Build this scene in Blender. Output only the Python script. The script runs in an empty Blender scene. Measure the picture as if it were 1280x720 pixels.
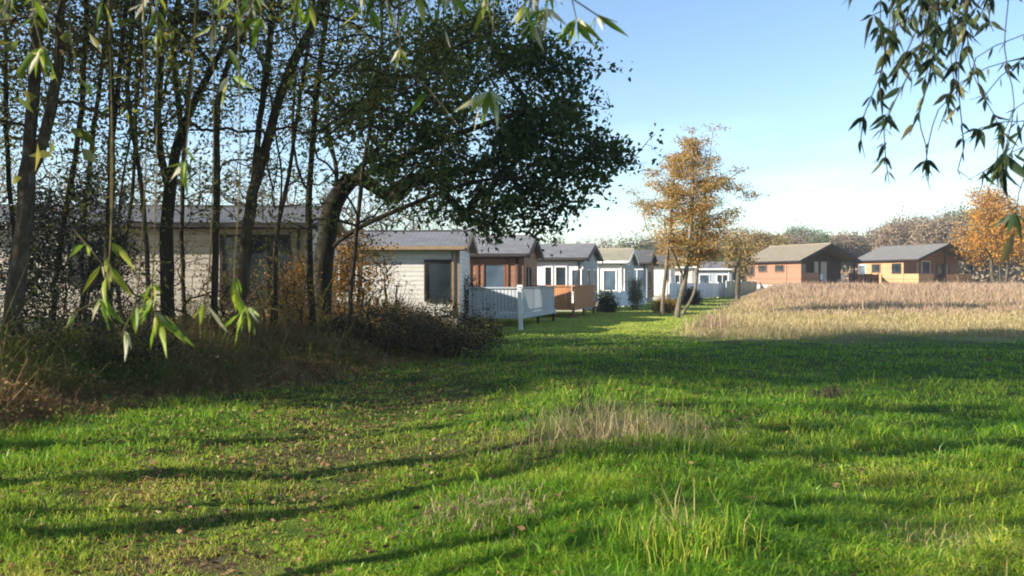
import bpy, math, random
import numpy as np

random.seed(7)
RNG = np.random.default_rng(11)
SC = bpy.context.scene
COL = SC.collection
R = math.radians

# ---------------------------------------------------------------- survey
FPX, HZ, CAM = 1108.0, 350.0, 1.6          # focal length in px of a 1280 wide frame, horizon row, eye height


def at(px, py, Y):
    """site point seen at pixel (px, py), Y metres ahead"""
    return ((px - 640) / FPX * Y, Y, CAM - (py - HZ) / FPX * Y)


def sstep(a, b, x):
    t = np.clip((x - a) / (b - a), 0, 1)
    return t * t * (3 - 2 * t)


def bank_edge(y):
    """x of the edge between the mown/rough grass and the undergrowth on the left"""
    return np.interp(y, [0, 6, 9, 11.8, 13.6, 18, 22, 26, 30], [-6.5, -5.9, -5.3, -4.6, -3.3, -1.9, -0.9, -1.1, -6])


def field_edge(y):
    return 0.28 * y - 2.2


def vnoise(x, y, s):
    x = np.asarray(x, float) / s
    y = np.asarray(y, float) / s
    return (np.sin(x * 1.7 + 1.3 * np.sin(y * 1.1 + 0.4)) + np.sin(y * 1.9 + 1.1 * np.sin(x * 0.9 + 2.0))
            + 0.6 * np.sin(x * 3.1 + y * 2.3 + 1.0) + 0.5 * np.sin(x * 4.3 - y * 3.7)) / 3.1


def ground(x, y):
    x = np.asarray(x, float)
    y = np.asarray(y, float)
    near = 1 - sstep(26, 40, y)
    z = 0.075 * vnoise(x, y, 2.3) * near + 0.05 * vnoise(x + 7, y - 3, 0.9) * near + 0.022 * vnoise(x - 3, y + 8, 0.38) * near
    z = z + 0.16 * np.exp(-((x - 0.9 - 0.10 * (y - 6)) / 1.5) ** 2) * (1 - sstep(11, 17, y)) * near
    z = z - 0.05 * np.exp(-((x + 2.0) / 1.1) ** 2) * near
    z = z + 0.22 * sstep(0, 2.5, bank_edge(y) - x) * near
    z = z + 1.05 * sstep(26, 78, y) * sstep(-0.5, 4.5, x - field_edge(y))
    return z


def gz(x, y):
    return float(ground(np.array([x]), np.array([y]))[0])


# ---------------------------------------------------------------- meshes
def mesh_np(name, V, F, rnd=None, smooth=False):
    """V (n,3); F list of (m,k) int arrays"""
    me = bpy.data.meshes.new(name)
    V = np.asarray(V, np.float32)
    me.vertices.add(len(V))
    me.vertices.foreach_set('co', V.ravel())
    F = [np.asarray(f, np.int32) for f in F if len(f)]
    loops = np.concatenate([f.ravel() for f in F])
    tot = np.concatenate([np.full(len(f), f.shape[1], np.int32) for f in F])
    start = np.concatenate([[0], np.cumsum(tot)[:-1]]).astype(np.int32)
    me.loops.add(len(loops))
    me.loops.foreach_set('vertex_index', loops)
    me.polygons.add(len(tot))
    me.polygons.foreach_set('loop_start', start)
    me.polygons.foreach_set('loop_total', tot)
    if smooth:
        me.polygons.foreach_set('use_smooth', np.ones(len(tot), bool))
    if rnd is not None:
        for key, arr in rnd.items():
            a = me.attributes.new(key, 'FLOAT', 'POINT')
            a.data.foreach_set('value', np.asarray(arr, np.float32))
    me.update(calc_edges=True)
    return me


def link(name, me, mat, parent=None):
    o = bpy.data.objects.new(name, me)
    COL.objects.link(o)
    if mat is not None:
        me.materials.append(mat)
    if parent is not None:
        o.parent = parent
    return o


def tag(o, label=None, cat=None, group=None, kind=None):
    if label:
        o['label'] = label
    if cat:
        o['category'] = cat
    if group:
        o['group'] = group
    if kind:
        o['kind'] = kind
    return o


def thing(name, label, cat, loc=(0, 0, 0), rz=0.0, group=None):
    o = bpy.data.objects.new(name, None)
    COL.objects.link(o)
    o.empty_display_size = 0.2
    o.location = loc
    o.rotation_euler = (0, 0, rz)
    return tag(o, label, cat, group)


def dup(root, loc, rz=0.0, scale=1.0, label=None, group=None):
    r = root.copy()
    COL.objects.link(r)
    r.location = loc
    r.rotation_euler = (0, 0, rz)
    r.scale = (scale, scale, scale)
    if label:
        r['label'] = label
    if group:
        r['group'] = group
    for ch in list(root.children):
        c = ch.copy()
        COL.objects.link(c)
        c.parent = r
        for g in list(ch.children):
            d = g.copy()
            COL.objects.link(d)
            d.parent = c
    return r


class MB:
    """collects boxes / prisms of one mesh"""

    def __init__(self):
        self.v, self.f = [], []

    def poly(self, pts, faces):
        b = len(self.v)
        self.v += [tuple(p) for p in pts]
        self.f += [tuple(i + b for i in f) for f in faces]
        return self

    def box(self, x0, x1, y0, y1, z0, z1):
        p = [(x0, y0, z0), (x1, y0, z0), (x1, y1, z0), (x0, y1, z0), (x0, y0, z1), (x1, y0, z1), (x1, y1, z1), (x0, y1, z1)]
        return self.poly(p, [(0, 3, 2, 1), (4, 5, 6, 7), (0, 1, 5, 4), (1, 2, 6, 5), (2, 3, 7, 6), (3, 0, 4, 7)])

    def prism(self, yz, x0, x1):
        n = len(yz)
        p = [(x0, y, z) for y, z in yz] + [(x1, y, z) for y, z in yz]
        f = [tuple(range(n))[::-1], tuple(range(n, 2 * n))]
        for i in range(n):
            j = (i + 1) % n
            f.append((i, j, n + j, n + i))
        return self.poly(p, f)

    def build(self, name, mat, parent=None, bevel=0.0):
        me = bpy.data.meshes.new(name)
        me.from_pydata(self.v, [], self.f)
        me.validate()
        import bmesh
        bm = bmesh.new()
        bm.from_mesh(me)
        bmesh.ops.recalc_face_normals(bm, faces=bm.faces)
        if bevel:
            bmesh.ops.bevel(bm, geom=list(bm.edges), offset=bevel, segments=1, affect='EDGES')
        bm.to_mesh(me)
        bm.free()
        return link(name, me, mat, parent)


# ---------------------------------------------------------------- materials
def rgb(c):
    return (c[0], c[1], c[2], 1)


class NT:
    def __init__(self, name):
        self.m = bpy.data.materials.new(name)
        self.m.use_nodes = True
        self.t = self.m.node_tree
        self.n = self.t.nodes
        self.b = self.n['Principled BSDF']
        self.out = self.n['Material Output']

    def new(self, typ, **kw):
        x = self.n.new(typ)
        for k, v in kw.items():
            if hasattr(x, k):
                setattr(x, k, v)
            else:
                x.inputs[k].default_value = v
        return x

    def ln(self, a, b):
        self.t.links.new(a, b)

    def ramp(self, fac, stops):
        r = self.new('ShaderNodeValToRGB')
        e = r.color_ramp.elements
        while len(e) < len(stops):
            e.new(0.5)
        for i, (p, c) in enumerate(stops):
            e[i].position = p
            e[i].color = rgb(c)
        self.ln(fac, r.inputs['Fac'])
        return r.outputs['Color']

    def noise(self, scale, detail=3, rough=0.55, vec=None):
        x = self.new('ShaderNodeTexNoise')
        x.inputs['Scale'].default_value = scale
        x.inputs['Detail'].default_value = detail
        x.inputs['Roughness'].default_value = rough
        if vec is not None:
            self.ln(vec, x.inputs['Vector'])
        return x.outputs['Fac']

    def coord(self, which='Object'):
        return self.new('ShaderNodeTexCoord').outputs[which]

    def mapped(self, scale, which='Object'):
        m = self.new('ShaderNodeMapping')
        m.inputs['Scale'].default_value = scale
        self.ln(self.coord(which), m.inputs['Vector'])
        return m.outputs['Vector']

    def attr(self, name):
        a = self.new('ShaderNodeAttribute')
        a.attribute_name = name
        return a.outputs['Fac']

    def math(self, op, a, b=None, c=None):
        x = self.new('ShaderNodeMath')
        x.operation = op
        for i, v in enumerate((a, b, c)):
            if v is None:
                continue
            if isinstance(v, (int, float)):
                x.inputs[i].default_value = v
            else:
                self.ln(v, x.inputs[i])
        return x.outputs[0]

    def mix(self, fac, a, b, mode='MIX'):
        x = self.new('ShaderNodeMix')
        x.data_type = 'RGBA'
        x.blend_type = mode
        for sock, v in ((x.inputs[0], fac), (x.inputs[6], a), (x.inputs[7], b)):
            if isinstance(v, (int, float)):
                sock.default_value = v
            elif isinstance(v, tuple):
                sock.default_value = rgb(v)
            else:
                self.ln(v, sock)
        return x.outputs[2]

    def bump(self, h, strength=0.3, dist=0.02):
        b = self.new('ShaderNodeBump')
        b.inputs['Strength'].default_value = strength
        b.inputs['Distance'].default_value = dist
        self.ln(h, b.inputs['Height'])
        self.ln(b.outputs['Normal'], self.b.inputs['Normal'])

    def color(self, c, rough=0.7, spec=0.3):
        if isinstance(c, tuple):
            self.b.inputs['Base Color'].default_value = rgb(c)
        else:
            self.ln(c, self.b.inputs['Base Color'])
        self.b.inputs['Roughness'].default_value = rough
        self.b.inputs['Specular IOR Level'].default_value = spec
        return self


def leaf_mat(name, stops, trans=0.4, rough=0.5, noise_scale=None, noise_amt=0.0, gloss=0.25):
    """foliage: colour picked per leaf from the attribute rnd, light passing through"""
    k = NT(name)
    f = k.attr('rnd')
    if noise_scale:
        nz = k.noise(noise_scale, 2, 0.5, k.coord())
        f = k.math('ADD', k.math('MULTIPLY', f, 1 - noise_amt), k.math('MULTIPLY', nz, noise_amt))
    c = k.ramp(f, stops)
    k.color(c, rough, gloss)
    t = k.new('ShaderNodeBsdfTranslucent')
    k.ln(c, t.inputs['Color'])
    mx = k.new('ShaderNodeMixShader')
    mx.inputs[0].default_value = trans
    k.ln(k.b.outputs[0], mx.inputs[1])
    k.ln(t.outputs[0], mx.inputs[2])
    k.ln(mx.outputs[0], k.out.inputs['Surface'])
    return k.m


def bark_mat(name, dark, mid, light, scale=(9, 9, 1.6)):
    k = NT(name)
    v = k.mapped(scale)
    n1 = k.noise(1.4, 6, 0.65, v)
    n2 = k.noise(1.2, 2, 0.5, k.coord())
    c = k.ramp(n1, [(0.3, dark), (0.52, mid), (0.72, light)])
    c = k.mix(k.math('MULTIPLY', n2, 0.35), c, (0.055, 0.06, 0.028))
    k.color(c, 0.85, 0.15)
    k.bump(n1, 0.6, 0.03)
    return k.m


def board_mat(name, base, pitch=0.15, var=0.25, axis='Z', rough=0.65, groove=0.35, stain=(0.1, 0.08, 0.06), stain_amt=0.2):
    """horizontal (or vertical) boards with per-board tone, grooves and weather stains"""
    k = NT(name)
    co = k.coord()
    s = k.new('ShaderNodeSeparateXYZ')
    k.ln(co, s.inputs[0])
    q = k.math('DIVIDE', s.outputs[axis] if axis == 'Z' else k.math('ADD', s.outputs['X'], s.outputs['Y']), pitch)
    fr = k.math('FRACT', q)
    fl = k.math('FLOOR', q)
    wn = k.new('ShaderNodeTexWhiteNoise')
    wn.noise_dimensions = '1D'
    k.ln(fl, wn.inputs['W'])
    tone = k.math('ADD', k.math('MULTIPLY', wn.outputs['Value'], var), 1 - var * 0.5)
    grain = k.noise(3.0, 5, 0.6, k.mapped((1.2, 1.2, 14) if axis == 'Z' else (14, 14, 1.2)))
    tone = k.math('MULTIPLY', tone, k.math('ADD', k.math('MULTIPLY', grain, 0.3), 0.85))
    g = k.math('LESS_THAN', fr, 0.09)
    tone = k.math('MULTIPLY', tone, k.math('SUBTRACT', 1.0, k.math('MULTIPLY', g, groove)))
    comb = k.new('ShaderNodeCombineXYZ')
    for i in range(3):
        k.ln(tone, comb.inputs[i])
    c = k.mix(1.0, base, comb.outputs[0], 'MULTIPLY')
    st = k.noise(0.8, 5, 0.65, k.mapped((1.0, 1.0, 0.35)))
    st = k.math('MULTIPLY', k.ramp(st, [(0.45, (0, 0, 0)), (0.7, (1, 1, 1))]), stain_amt)
    c = k.mix(st, c, stain)
    k.color(c, rough, 0.3)
    k.bump(k.math('MINIMUM', k.math('MULTIPLY', fr, 3.0), 1.0), 0.5, 0.015)
    return k.m


def roof_mat(name, a, b, moss=(0.08, 0.09, 0.03), moss_amt=0.2, rough=0.7):
    k = NT(name)
    br = k.new('ShaderNodeTexBrick')
    br.inputs['Scale'].default_value = 1.0
    br.inputs['Brick Width'].default_value = 0.35
    br.inputs['Row Height'].default_value = 0.22
    br.inputs['Mortar Size'].default_value = 0.012
    br.inputs['Color1'].default_value = rgb(a)
    br.inputs['Color2'].default_value = rgb(b)
    br.inputs['Mortar'].default_value = rgb(tuple(x * 0.45 for x in a))
    k.ln(k.coord(), br.inputs['Vector'])
    n = k.noise(1.1, 5, 0.65, k.coord())
    f = k.math('MULTIPLY', k.ramp(n, [(0.42, (0, 0, 0)), (0.68, (1, 1, 1))]), moss_amt)
    k.color(k.mix(f, br.outputs['Color'], moss), rough, 0.3)
    k.bump(br.outputs['Fac'], -0.4, 0.02)
    return k.m


def plain(name, c, rough=0.6, spec=0.3, var=0.15, scale=4.0, metal=0.0):
    k = NT(name)
    n = k.noise(scale, 4, 0.6, k.coord())
    k.color(k.ramp(n, [(0.3, tuple(x * (1 - var) for x in c)), (0.7, tuple(min(1, x * (1 + var)) for x in c))]), rough, spec)
    k.b.inputs['Metallic'].default_value = metal
    return k.m


def glass_mat(name, c=(0.02, 0.028, 0.035)):
    k = NT(name)
    n = k.noise(0.9, 2, 0.5, k.coord())
    k.color(k.ramp(n, [(0.35, tuple(x * 0.6 for x in c)), (0.65, tuple(x * 1.6 for x in c))]), 0.06, 0.6)
    k.bump(n, 0.04, 0.02)
    return k.m


M = {}
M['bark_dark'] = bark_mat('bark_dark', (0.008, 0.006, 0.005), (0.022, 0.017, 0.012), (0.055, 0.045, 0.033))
M['bark_brown'] = bark_mat('bark_brown', (0.015, 0.010, 0.007), (0.045, 0.031, 0.020), (0.11, 0.08, 0.055))
M['bark_pale'] = bark_mat('bark_pale', (0.025, 0.017, 0.012), (0.08, 0.06, 0.043), (0.22, 0.18, 0.14), (7, 7, 3))
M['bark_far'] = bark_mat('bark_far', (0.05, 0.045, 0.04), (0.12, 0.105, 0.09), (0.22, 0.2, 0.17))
M['bark_larch'] = bark_mat('bark_larch', (0.06, 0.045, 0.035), (0.16, 0.13, 0.10), (0.32, 0.28, 0.23))
M['twig'] = bark_mat('twig', (0.06, 0.045, 0.02), (0.14, 0.11, 0.05), (0.24, 0.2, 0.1))
M['leaf_oak'] = leaf_mat('leaf_oak', [(0.0, (0.022, 0.05, 0.014)), (0.5, (0.05, 0.10, 0.02)), (0.85, (0.085, 0.14, 0.03)), (1.0, (0.15, 0.16, 0.04))], 0.35, 0.5, gloss=0.25)
M['leaf_stand'] = leaf_mat('leaf_stand', [(0.0, (0.06, 0.085, 0.018)), (0.5, (0.14, 0.165, 0.03)), (0.8, (0.26, 0.22, 0.045)), (1.0, (0.33, 0.19, 0.05))], 0.55)
M['leaf_gold'] = leaf_mat('leaf_gold', [(0.0, (0.10, 0.055, 0.012)), (0.5, (0.26, 0.13, 0.018)), (1.0, (0.38, 0.22, 0.03))], 0.35)
M['leaf_larch'] = leaf_mat('leaf_larch', [(0.0, (0.14, 0.12, 0.03)), (0.3, (0.30, 0.22, 0.05)), (0.65, (0.46, 0.27, 0.07)), (1.0, (0.46, 0.21, 0.075))], 0.4, 0.6)
M['leaf_orange'] = leaf_mat('leaf_orange', [(0.0, (0.20, 0.14, 0.02)), (0.45, (0.42, 0.21, 0.03)), (1.0, (0.55, 0.27, 0.045))], 0.3, 0.6)
M['leaf_far_brown'] = leaf_mat('leaf_far_brown', [(0.0, (0.16, 0.13, 0.10)), (0.5, (0.25, 0.19, 0.14)), (1.0, (0.36, 0.25, 0.15))], 0.25, 0.7)  # far leaf tones, here and below, paled to put distance haze into the colour
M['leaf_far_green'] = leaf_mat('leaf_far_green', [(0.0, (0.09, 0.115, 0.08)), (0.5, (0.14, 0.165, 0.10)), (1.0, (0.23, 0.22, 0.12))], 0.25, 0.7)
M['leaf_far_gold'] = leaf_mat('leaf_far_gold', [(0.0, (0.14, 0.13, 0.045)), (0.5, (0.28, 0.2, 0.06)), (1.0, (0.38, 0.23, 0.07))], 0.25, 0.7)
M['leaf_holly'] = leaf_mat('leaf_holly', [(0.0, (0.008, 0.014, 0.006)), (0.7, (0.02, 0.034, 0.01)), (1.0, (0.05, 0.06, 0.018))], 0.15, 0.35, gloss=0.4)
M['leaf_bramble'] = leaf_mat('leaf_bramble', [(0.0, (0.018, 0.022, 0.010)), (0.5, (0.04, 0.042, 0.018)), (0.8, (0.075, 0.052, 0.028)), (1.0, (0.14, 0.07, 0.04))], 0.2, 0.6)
M['leaf_under'] = leaf_mat('leaf_under', [(0.0, (0.06, 0.13, 0.016)), (0.3, (0.16, 0.21, 0.03)), (0.5, (0.28, 0.21, 0.08)), (0.72, (0.34, 0.17, 0.075)), (0.88, (0.44, 0.30, 0.16)), (1.0, (0.56, 0.45, 0.27))], 0.35, 0.7, 0.8, 0.45)
M['leaf_willow_green'] = leaf_mat('leaf_willow_green', [(0.0, (0.06, 0.12, 0.012)), (0.45, (0.19, 0.29, 0.022)), (0.7, (0.36, 0.36, 0.04)), (0.78, (0.46, 0.44, 0.27)), (1.0, (0.60, 0.56, 0.42))], 0.45, 0.45)
M['leaf_willow_shaded'] = leaf_mat('leaf_willow_shaded', [(0.0, (0.018, 0.034, 0.014)), (0.7, (0.042, 0.068, 0.026)), (0.9, (0.09, 0.11, 0.03)), (1.0, (0.17, 0.13, 0.05))], 0.3, 0.4)  # right willow: leaf green darkened in the colour to stand for shade
M['grass'] = leaf_mat('grass', [(0.0, (0.045, 0.148, 0.010)), (0.3, (0.12, 0.29, 0.016)), (0.52, (0.27, 0.42, 0.03)), (0.72, (0.47, 0.50, 0.055)), (0.88, (0.58, 0.47, 0.15)), (1.0, (0.62, 0.50, 0.27))], 0.5, 0.45, 0.55, 0.3)
M['lawn'] = leaf_mat('lawn', [(0.0, (0.18, 0.29, 0.025)), (0.5, (0.38, 0.45, 0.06)), (1.0, (0.55, 0.52, 0.13))], 0.4, 0.6, 0.2, 0.3)
M['straw'] = leaf_mat('straw', [(0.0, (0.14, 0.17, 0.04)), (0.3, (0.36, 0.29, 0.12)), (0.7, (0.50, 0.40, 0.22)), (1.0, (0.60, 0.50, 0.31))], 0.35, 0.7, 0.35, 0.4)
M['weeds'] = leaf_mat('weeds', [(0.0, (0.19, 0.125, 0.08)), (0.4, (0.35, 0.24, 0.165)), (0.75, (0.45, 0.335, 0.225)), (1.0, (0.54, 0.45, 0.27))], 0.3, 0.8, 0.4, 0.5)
M['litter'] = leaf_mat('litter', [(0.0, (0.07, 0.035, 0.018)), (0.5, (0.17, 0.085, 0.04)), (0.9, (0.27, 0.16, 0.07)), (1.0, (0.38, 0.3, 0.18))], 0.2, 0.7)
M['glass'] = glass_mat('glass')
M['glass_blue'] = glass_mat('glass_blue', (0.06, 0.09, 0.12))
M['curtain'] = plain('curtain', (0.5, 0.5, 0.47), 0.9)
M['white'] = plain('white_paint', (0.72, 0.71, 0.68), 0.45)
M['cream_boards'] = board_mat('cream_boards', (0.58, 0.52, 0.43), 0.16)
M['white_boards'] = board_mat('white_boards', (0.74, 0.71, 0.66), 0.16, 0.1)
M['lilac_boards'] = board_mat('lilac_boards', (0.72, 0.69, 0.72), 0.2, 0.08)
M['grey_boards'] = board_mat('grey_boards', (0.34, 0.39, 0.43), 0.16, 0.12)
M['brown_boards'] = board_mat('brown_boards', (0.3, 0.16, 0.1), 0.14)
M['pink_boards'] = board_mat('pink_boards', (0.27, 0.15, 0.095), 0.14)
M['gold_boards'] = board_mat('gold_boards', (0.42, 0.25, 0.125), 0.14)
M['dark_boards'] = board_mat('dark_boards', (0.07, 0.045, 0.035), 0.14)
M['rust_boards'] = board_mat('rust_boards', (0.42, 0.19, 0.08), 0.1, axis='X')
M['deck_grey'] = board_mat('deck_grey', (0.42, 0.45, 0.48), 0.12, axis='X', var=0.18)
M['fence_white'] = board_mat('fence_white', (0.66, 0.70, 0.76), 0.25, axis='X', var=0.2)
M['fence_green'] = board_mat('fence_green', (0.30, 0.36, 0.33), 0.25, axis='X', var=0.2)
M['roof_grey'] = roof_mat('roof_grey', (0.15, 0.15, 0.165), (0.20, 0.20, 0.215))
M['roof_dark'] = roof_mat('roof_dark', (0.085, 0.085, 0.09), (0.12, 0.12, 0.125))
M['roof_green'] = roof_mat('roof_green', (0.20, 0.17, 0.125), (0.25, 0.21, 0.155), moss_amt=0.25)
M['roof_tan'] = roof_mat('roof_tan', (0.27, 0.25, 0.18), (0.33, 0.3, 0.22), moss_amt=0.3)
M['roof_blue'] = roof_mat('roof_blue', (0.155, 0.145, 0.14), (0.19, 0.18, 0.17))
M['trim_dark'] = plain('trim_dark', (0.035, 0.03, 0.03), 0.6)
M['trim_tan'] = plain('trim_tan', (0.30, 0.21, 0.13), 0.6)
M['trim_brown'] = plain('trim_brown', (0.2, 0.09, 0.05), 0.6)
M['concrete'] = plain('concrete', (0.34, 0.33, 0.31), 0.85)
M['plastic_white'] = plain('plastic_white', (0.75, 0.75, 0.74), 0.35, var=0.05)

M['dead'] = leaf_mat('dead', [(0.0, (0.06, 0.04, 0.03)), (1.0, (0.16, 0.11, 0.08))], 0.2, 0.8)
# ground material: soil and grass tones by zone attribute
k = NT('ground_soil')
co = k.coord()
n1, n2, n3 = k.noise(0.55, 5, 0.6, co), k.noise(5.0, 4, 0.65, co), k.noise(38.0, 3, 0.6, co)
g = k.ramp(n2, [(0.3, (0.026, 0.05, 0.008)), (0.55, (0.06, 0.10, 0.014)), (0.75, (0.11, 0.11, 0.03))])
bare = k.ramp(n3, [(0.3, (0.04, 0.028, 0.018)), (0.7, (0.12, 0.08, 0.05))])
g = k.mix(k.ramp(n1, [(0.52, (0, 0, 0)), (0.66, (0.7, 0.7, 0.7))]), g, bare)
g = k.mix(k.attr('bank'), g, bare)
lawn = k.mix(k.ramp(n1, [(0.35, (0, 0, 0)), (0.7, (1, 1, 1))]), (0.16, 0.22, 0.03), (0.27, 0.28, 0.06))
g = k.mix(k.attr('lawn'), g, lawn)
dry = k.mix(n2, (0.34, 0.26, 0.12), (0.46, 0.38, 0.2))
g = k.mix(k.attr('dry'), g, dry)
wd = k.mix(n2, (0.30, 0.22, 0.13), (0.40, 0.31, 0.18))
g = k.mix(k.attr('weed'), g, wd)
k.color(g, 0.95, 0.1)
k.bump(n3, 0.6, 0.03)
M['ground'] = k.m

# ---------------------------------------------------------------- ground
ys = np.concatenate([-np.geomspace(260, 4, 24), np.arange(-3.5, 30, 0.16), 30 * np.geomspace(1.015, 70, 110)])
xs = np.concatenate([-np.geomspace(1800, 16.5, 46), np.arange(-16, 20, 0.16), np.geomspace(20.3, 1800, 60)])
X, Y = np.meshgrid(xs, ys)
Z = ground(X, Y)
nx, ny = len(xs), len(ys)
idx = np.arange(nx * ny).reshape(ny, nx)
quads = np.stack([idx[:-1, :-1], idx[:-1, 1:], idx[1:, 1:], idx[1:, :-1]], -1).reshape(-1, 4)
fe = X - field_edge(Y)
zone_lawn = sstep(24, 30, Y) * (1 - sstep(-0.6, 0.6, fe))
zone_dry = sstep(22, 27, Y + vnoise(X, Y, 3) * 1.5) * sstep(-0.3, 1.2, fe)
zone_weed = sstep(36, 42, Y + vnoise(X, Y, 5) * 2) * sstep(1.5, 4, fe) * (1 - sstep(78, 90, Y))
zone_lawn = np.maximum(zone_lawn, sstep(85, 110, Y))
bare_at = lambda x, y: np.maximum(np.exp(-((x + 1.95) / 0.75) ** 2 - ((y - 5.3) / 0.28) ** 2), 0.8 * np.exp(-((x + 1.7) / 1.6) ** 2 - ((y - 8.3) / 0.5) ** 2))
bank = sstep(-0.4, 0.6, bank_edge(Y) - X) * (1 - sstep(24, 32, Y))
me = mesh_np('ground', np.stack([X, Y, Z], -1).reshape(-1, 3), [quads],
             {'lawn': zone_lawn.ravel(), 'dry': (zone_dry * (1 - sstep(85, 110, Y))).ravel(), 'weed': zone_weed.ravel(), 'bank': np.maximum(bank, bare_at(X, Y)).ravel()}, True)
tag(link('ground', me, M['ground']), kind='structure')


# ---------------------------------------------------------------- blades
def blades(x, y, h, w, lean, rng, rnd=None, z=None, curl=1.0):
    n = len(x)
    z = ground(x, y) - 0.01 if z is None else z
    a = rng.uniform(0, 2 * np.pi, n)
    side = np.stack([np.cos(a), np.sin(a), np.zeros(n)], -1)
    b = rng.uniform(0, 2 * np.pi, n)
    ln = np.stack([np.cos(b), np.sin(b), np.zeros(n)], -1) * (lean * h)[:, None]
    p0 = np.stack([x, y, z], -1)
    up = np.array([0, 0, 1.0])
    p1 = p0 + ln * 0.3 + up * (h * 0.6)[:, None]
    p2 = p0 + ln * (1 + 0.0 * curl) + up * (h * np.clip(1 - 0.35 * lean * curl, 0.3, 1))[:, None]
    hw = (w * 0.5)[:, None] * side
    V = np.stack([p0 - hw, p0 + hw, p1 + hw * 0.8, p1 - hw * 0.8, p2], 1).reshape(-1, 3)
    i = np.arange(n)[:, None] * 5
    q = i + np.array([[0, 1, 2, 3]])
    t = i + np.array([[3, 2, 4]])
    r = rng.uniform(0, 1, n) if rnd is None else rnd
    return V, q, t, np.repeat(r, 5)


def blade_obj(name, V, q, t, r, mat, label, cat, kind='stuff', parent=None):
    me = mesh_np(name, V, [q, t], {'rnd': r})
    o = link(name, me, mat, parent)
    if label:
        tag(o, label, cat, kind=kind)
    return o


def screen_scatter(n, ylo, yhi, pxlo, pxhi, rng):
    """ground points spread evenly as seen from the path"""
    py = rng.uniform(ylo, yhi, n)
    Yd = CAM * FPX / (py - HZ)
    Xd = (rng.uniform(pxlo, pxhi, n) - 640) / FPX * Yd
    return Xd, Yd


rng = np.random.default_rng(3)
# rough grass around the photographer out to the start of the mown path
x, y = screen_scatter(380000, 418, 860, -250, 1530, rng)
keep = (x > bank_edge(y) - 0.3 + rng.normal(0, 0.25, len(x))) & (y < 29)
patch = vnoise(x * 1.0 + 3, y * 1.0, 0.8)
worn = np.exp(-((x + 2.0 - 0.02 * y) / 1.3) ** 2) * (1 - sstep(13, 18, y))
keep &= rng.uniform(0, 1, len(x)) > np.maximum(worn * (0.5 + 0.35 * patch), 0.85 * bare_at(x, y))
x, y, patch, worn = x[keep], y[keep], patch[keep], worn[keep]
clump = np.clip(vnoise(x * 1.3 + 11, y * 1.3 - 5, 0.28) * 1.1, -1, 1.4)
h = (0.075 + 0.03 * np.clip(patch, -1, 1) + 0.045 * clump)
h = np.maximum(h, 0.02) * (1 + 0.9 * sstep(0.5, 1.0, vnoise(x - 14, y + 6, 0.55))) * rng.uniform(0.5, 1.5, len(x)) * (1 - 0.45 * worn)
tall = rng.uniform(0, 1, len(x)) < 0.03
h[tall] *= 1.9
h *= np.interp(y, [0, 20, 29], [1, 1, 0.6])
w = 0.005 * np.maximum(1, y / 6.0) * rng.uniform(0.7, 1.3, len(x)) * np.where(rng.uniform(0, 1, len(x)) < 0.02, 3.2, 1.0)
rn = np.clip(rng.beta(1.5, 2.8, len(x)) + 0.22 * sstep(0.25, 0.8, vnoise(x + 20, y * 1.2, 0.75)) + 0.16 * vnoise(x + 5, y, 1.7) + 0.05 * clump + 0.30 * worn + 0.10 * sstep(0.2, 0.8, vnoise(x - 9, y + 4, 2.6)), 0, 1)
V, q, t, r = blades(x, y, h, w, rng.uniform(0.3, 1.8, len(x)), rng, rn)
blade_obj('grass', V, q, t, r, M['grass'], 'rough green grass of the unmown meadow', 'grass')

# mown path
x, y = screen_scatter(60000, 366, 421, 560, 960, rng)
keep = (x < field_edge(y) + rng.normal(0, 0.3, len(x))) & (x > -6)
x, y = x[keep], y[keep]
V, q, t, r = blades(x, y, rng.uniform(0.02, 0.06, len(x)), 0.005 * y / 6, rng.uniform(0.2, 1, len(x)), rng)
blade_obj('mown_grass', V, q, t, r, M['lawn'], 'short mown grass of the broad path between lodges', 'grass')

# pale dry grass at the near side of the field
x, y = screen_scatter(60000, 378, 424, 820, 1500, rng)
keep = (x > field_edge(y) + rng.normal(0.3, 0.5, len(x))) & (y + vnoise(x, y, 3) * 1.5 > 22 + rng.uniform(0, 4, len(x)))
x, y = x[keep], y[keep]
h = rng.uniform(0.10, 0.34, len(x)) * (1 + 0.3 * vnoise(x, y, 2.0))
V, q, t, r = blades(x, y, h, 0.006 * y / 10, rng.uniform(0.3, 1.2, len(x)), rng)
blade_obj('dry_grass', V, q, t, r, M['straw'], 'pale straw coloured dry grass at the field edge', 'grass')

# dead willowherb further back
n = 60000
y = rng.uniform(33, 80, n)
x = rng.uniform(0.33, 1.0, n) * 0.62 * y + rng.uniform(-3, 6, n)
keep = (x > field_edge(y) + 1.4 + 1.6 * vnoise(x, y, 2.4) + rng.normal(0, 0.9, n)) & (y + vnoise(x, y, 5) * 3 > rng.uniform(33, 44, n))
x, y = x[keep], y[keep]
h = (0.45 + 0.25 * vnoise(x, y, 2.2) + 0.2 * vnoise(x + 9, y, 0.9)) * rng.uniform(0.3, 1.6, len(x)) * np.where(rng.uniform(0, 1, len(x)) < 0.04, 1.7, 1) * np.interp(y, [33, 44, 56, 80], [0.35, 0.6, 0.75, 0.6]) * (0.35 + 0.65 * sstep(0, 4, x - field_edge(y)))
V, q, t, r = blades(x, y, h, rng.uniform(0.015, 0.045, len(x)), rng.uniform(0.1, 0.9, len(x)), rng, curl=0.6)
blade_obj('weeds', V, q, t, r, M['weeds'], 'dead purple brown willowherb stems filling the field', 'weeds')


# ---------------------------------------------------------------- leaves
def unit(v):
    return v / np.maximum(np.linalg.norm(v, axis=-1, keepdims=True), 1e-9)


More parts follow.
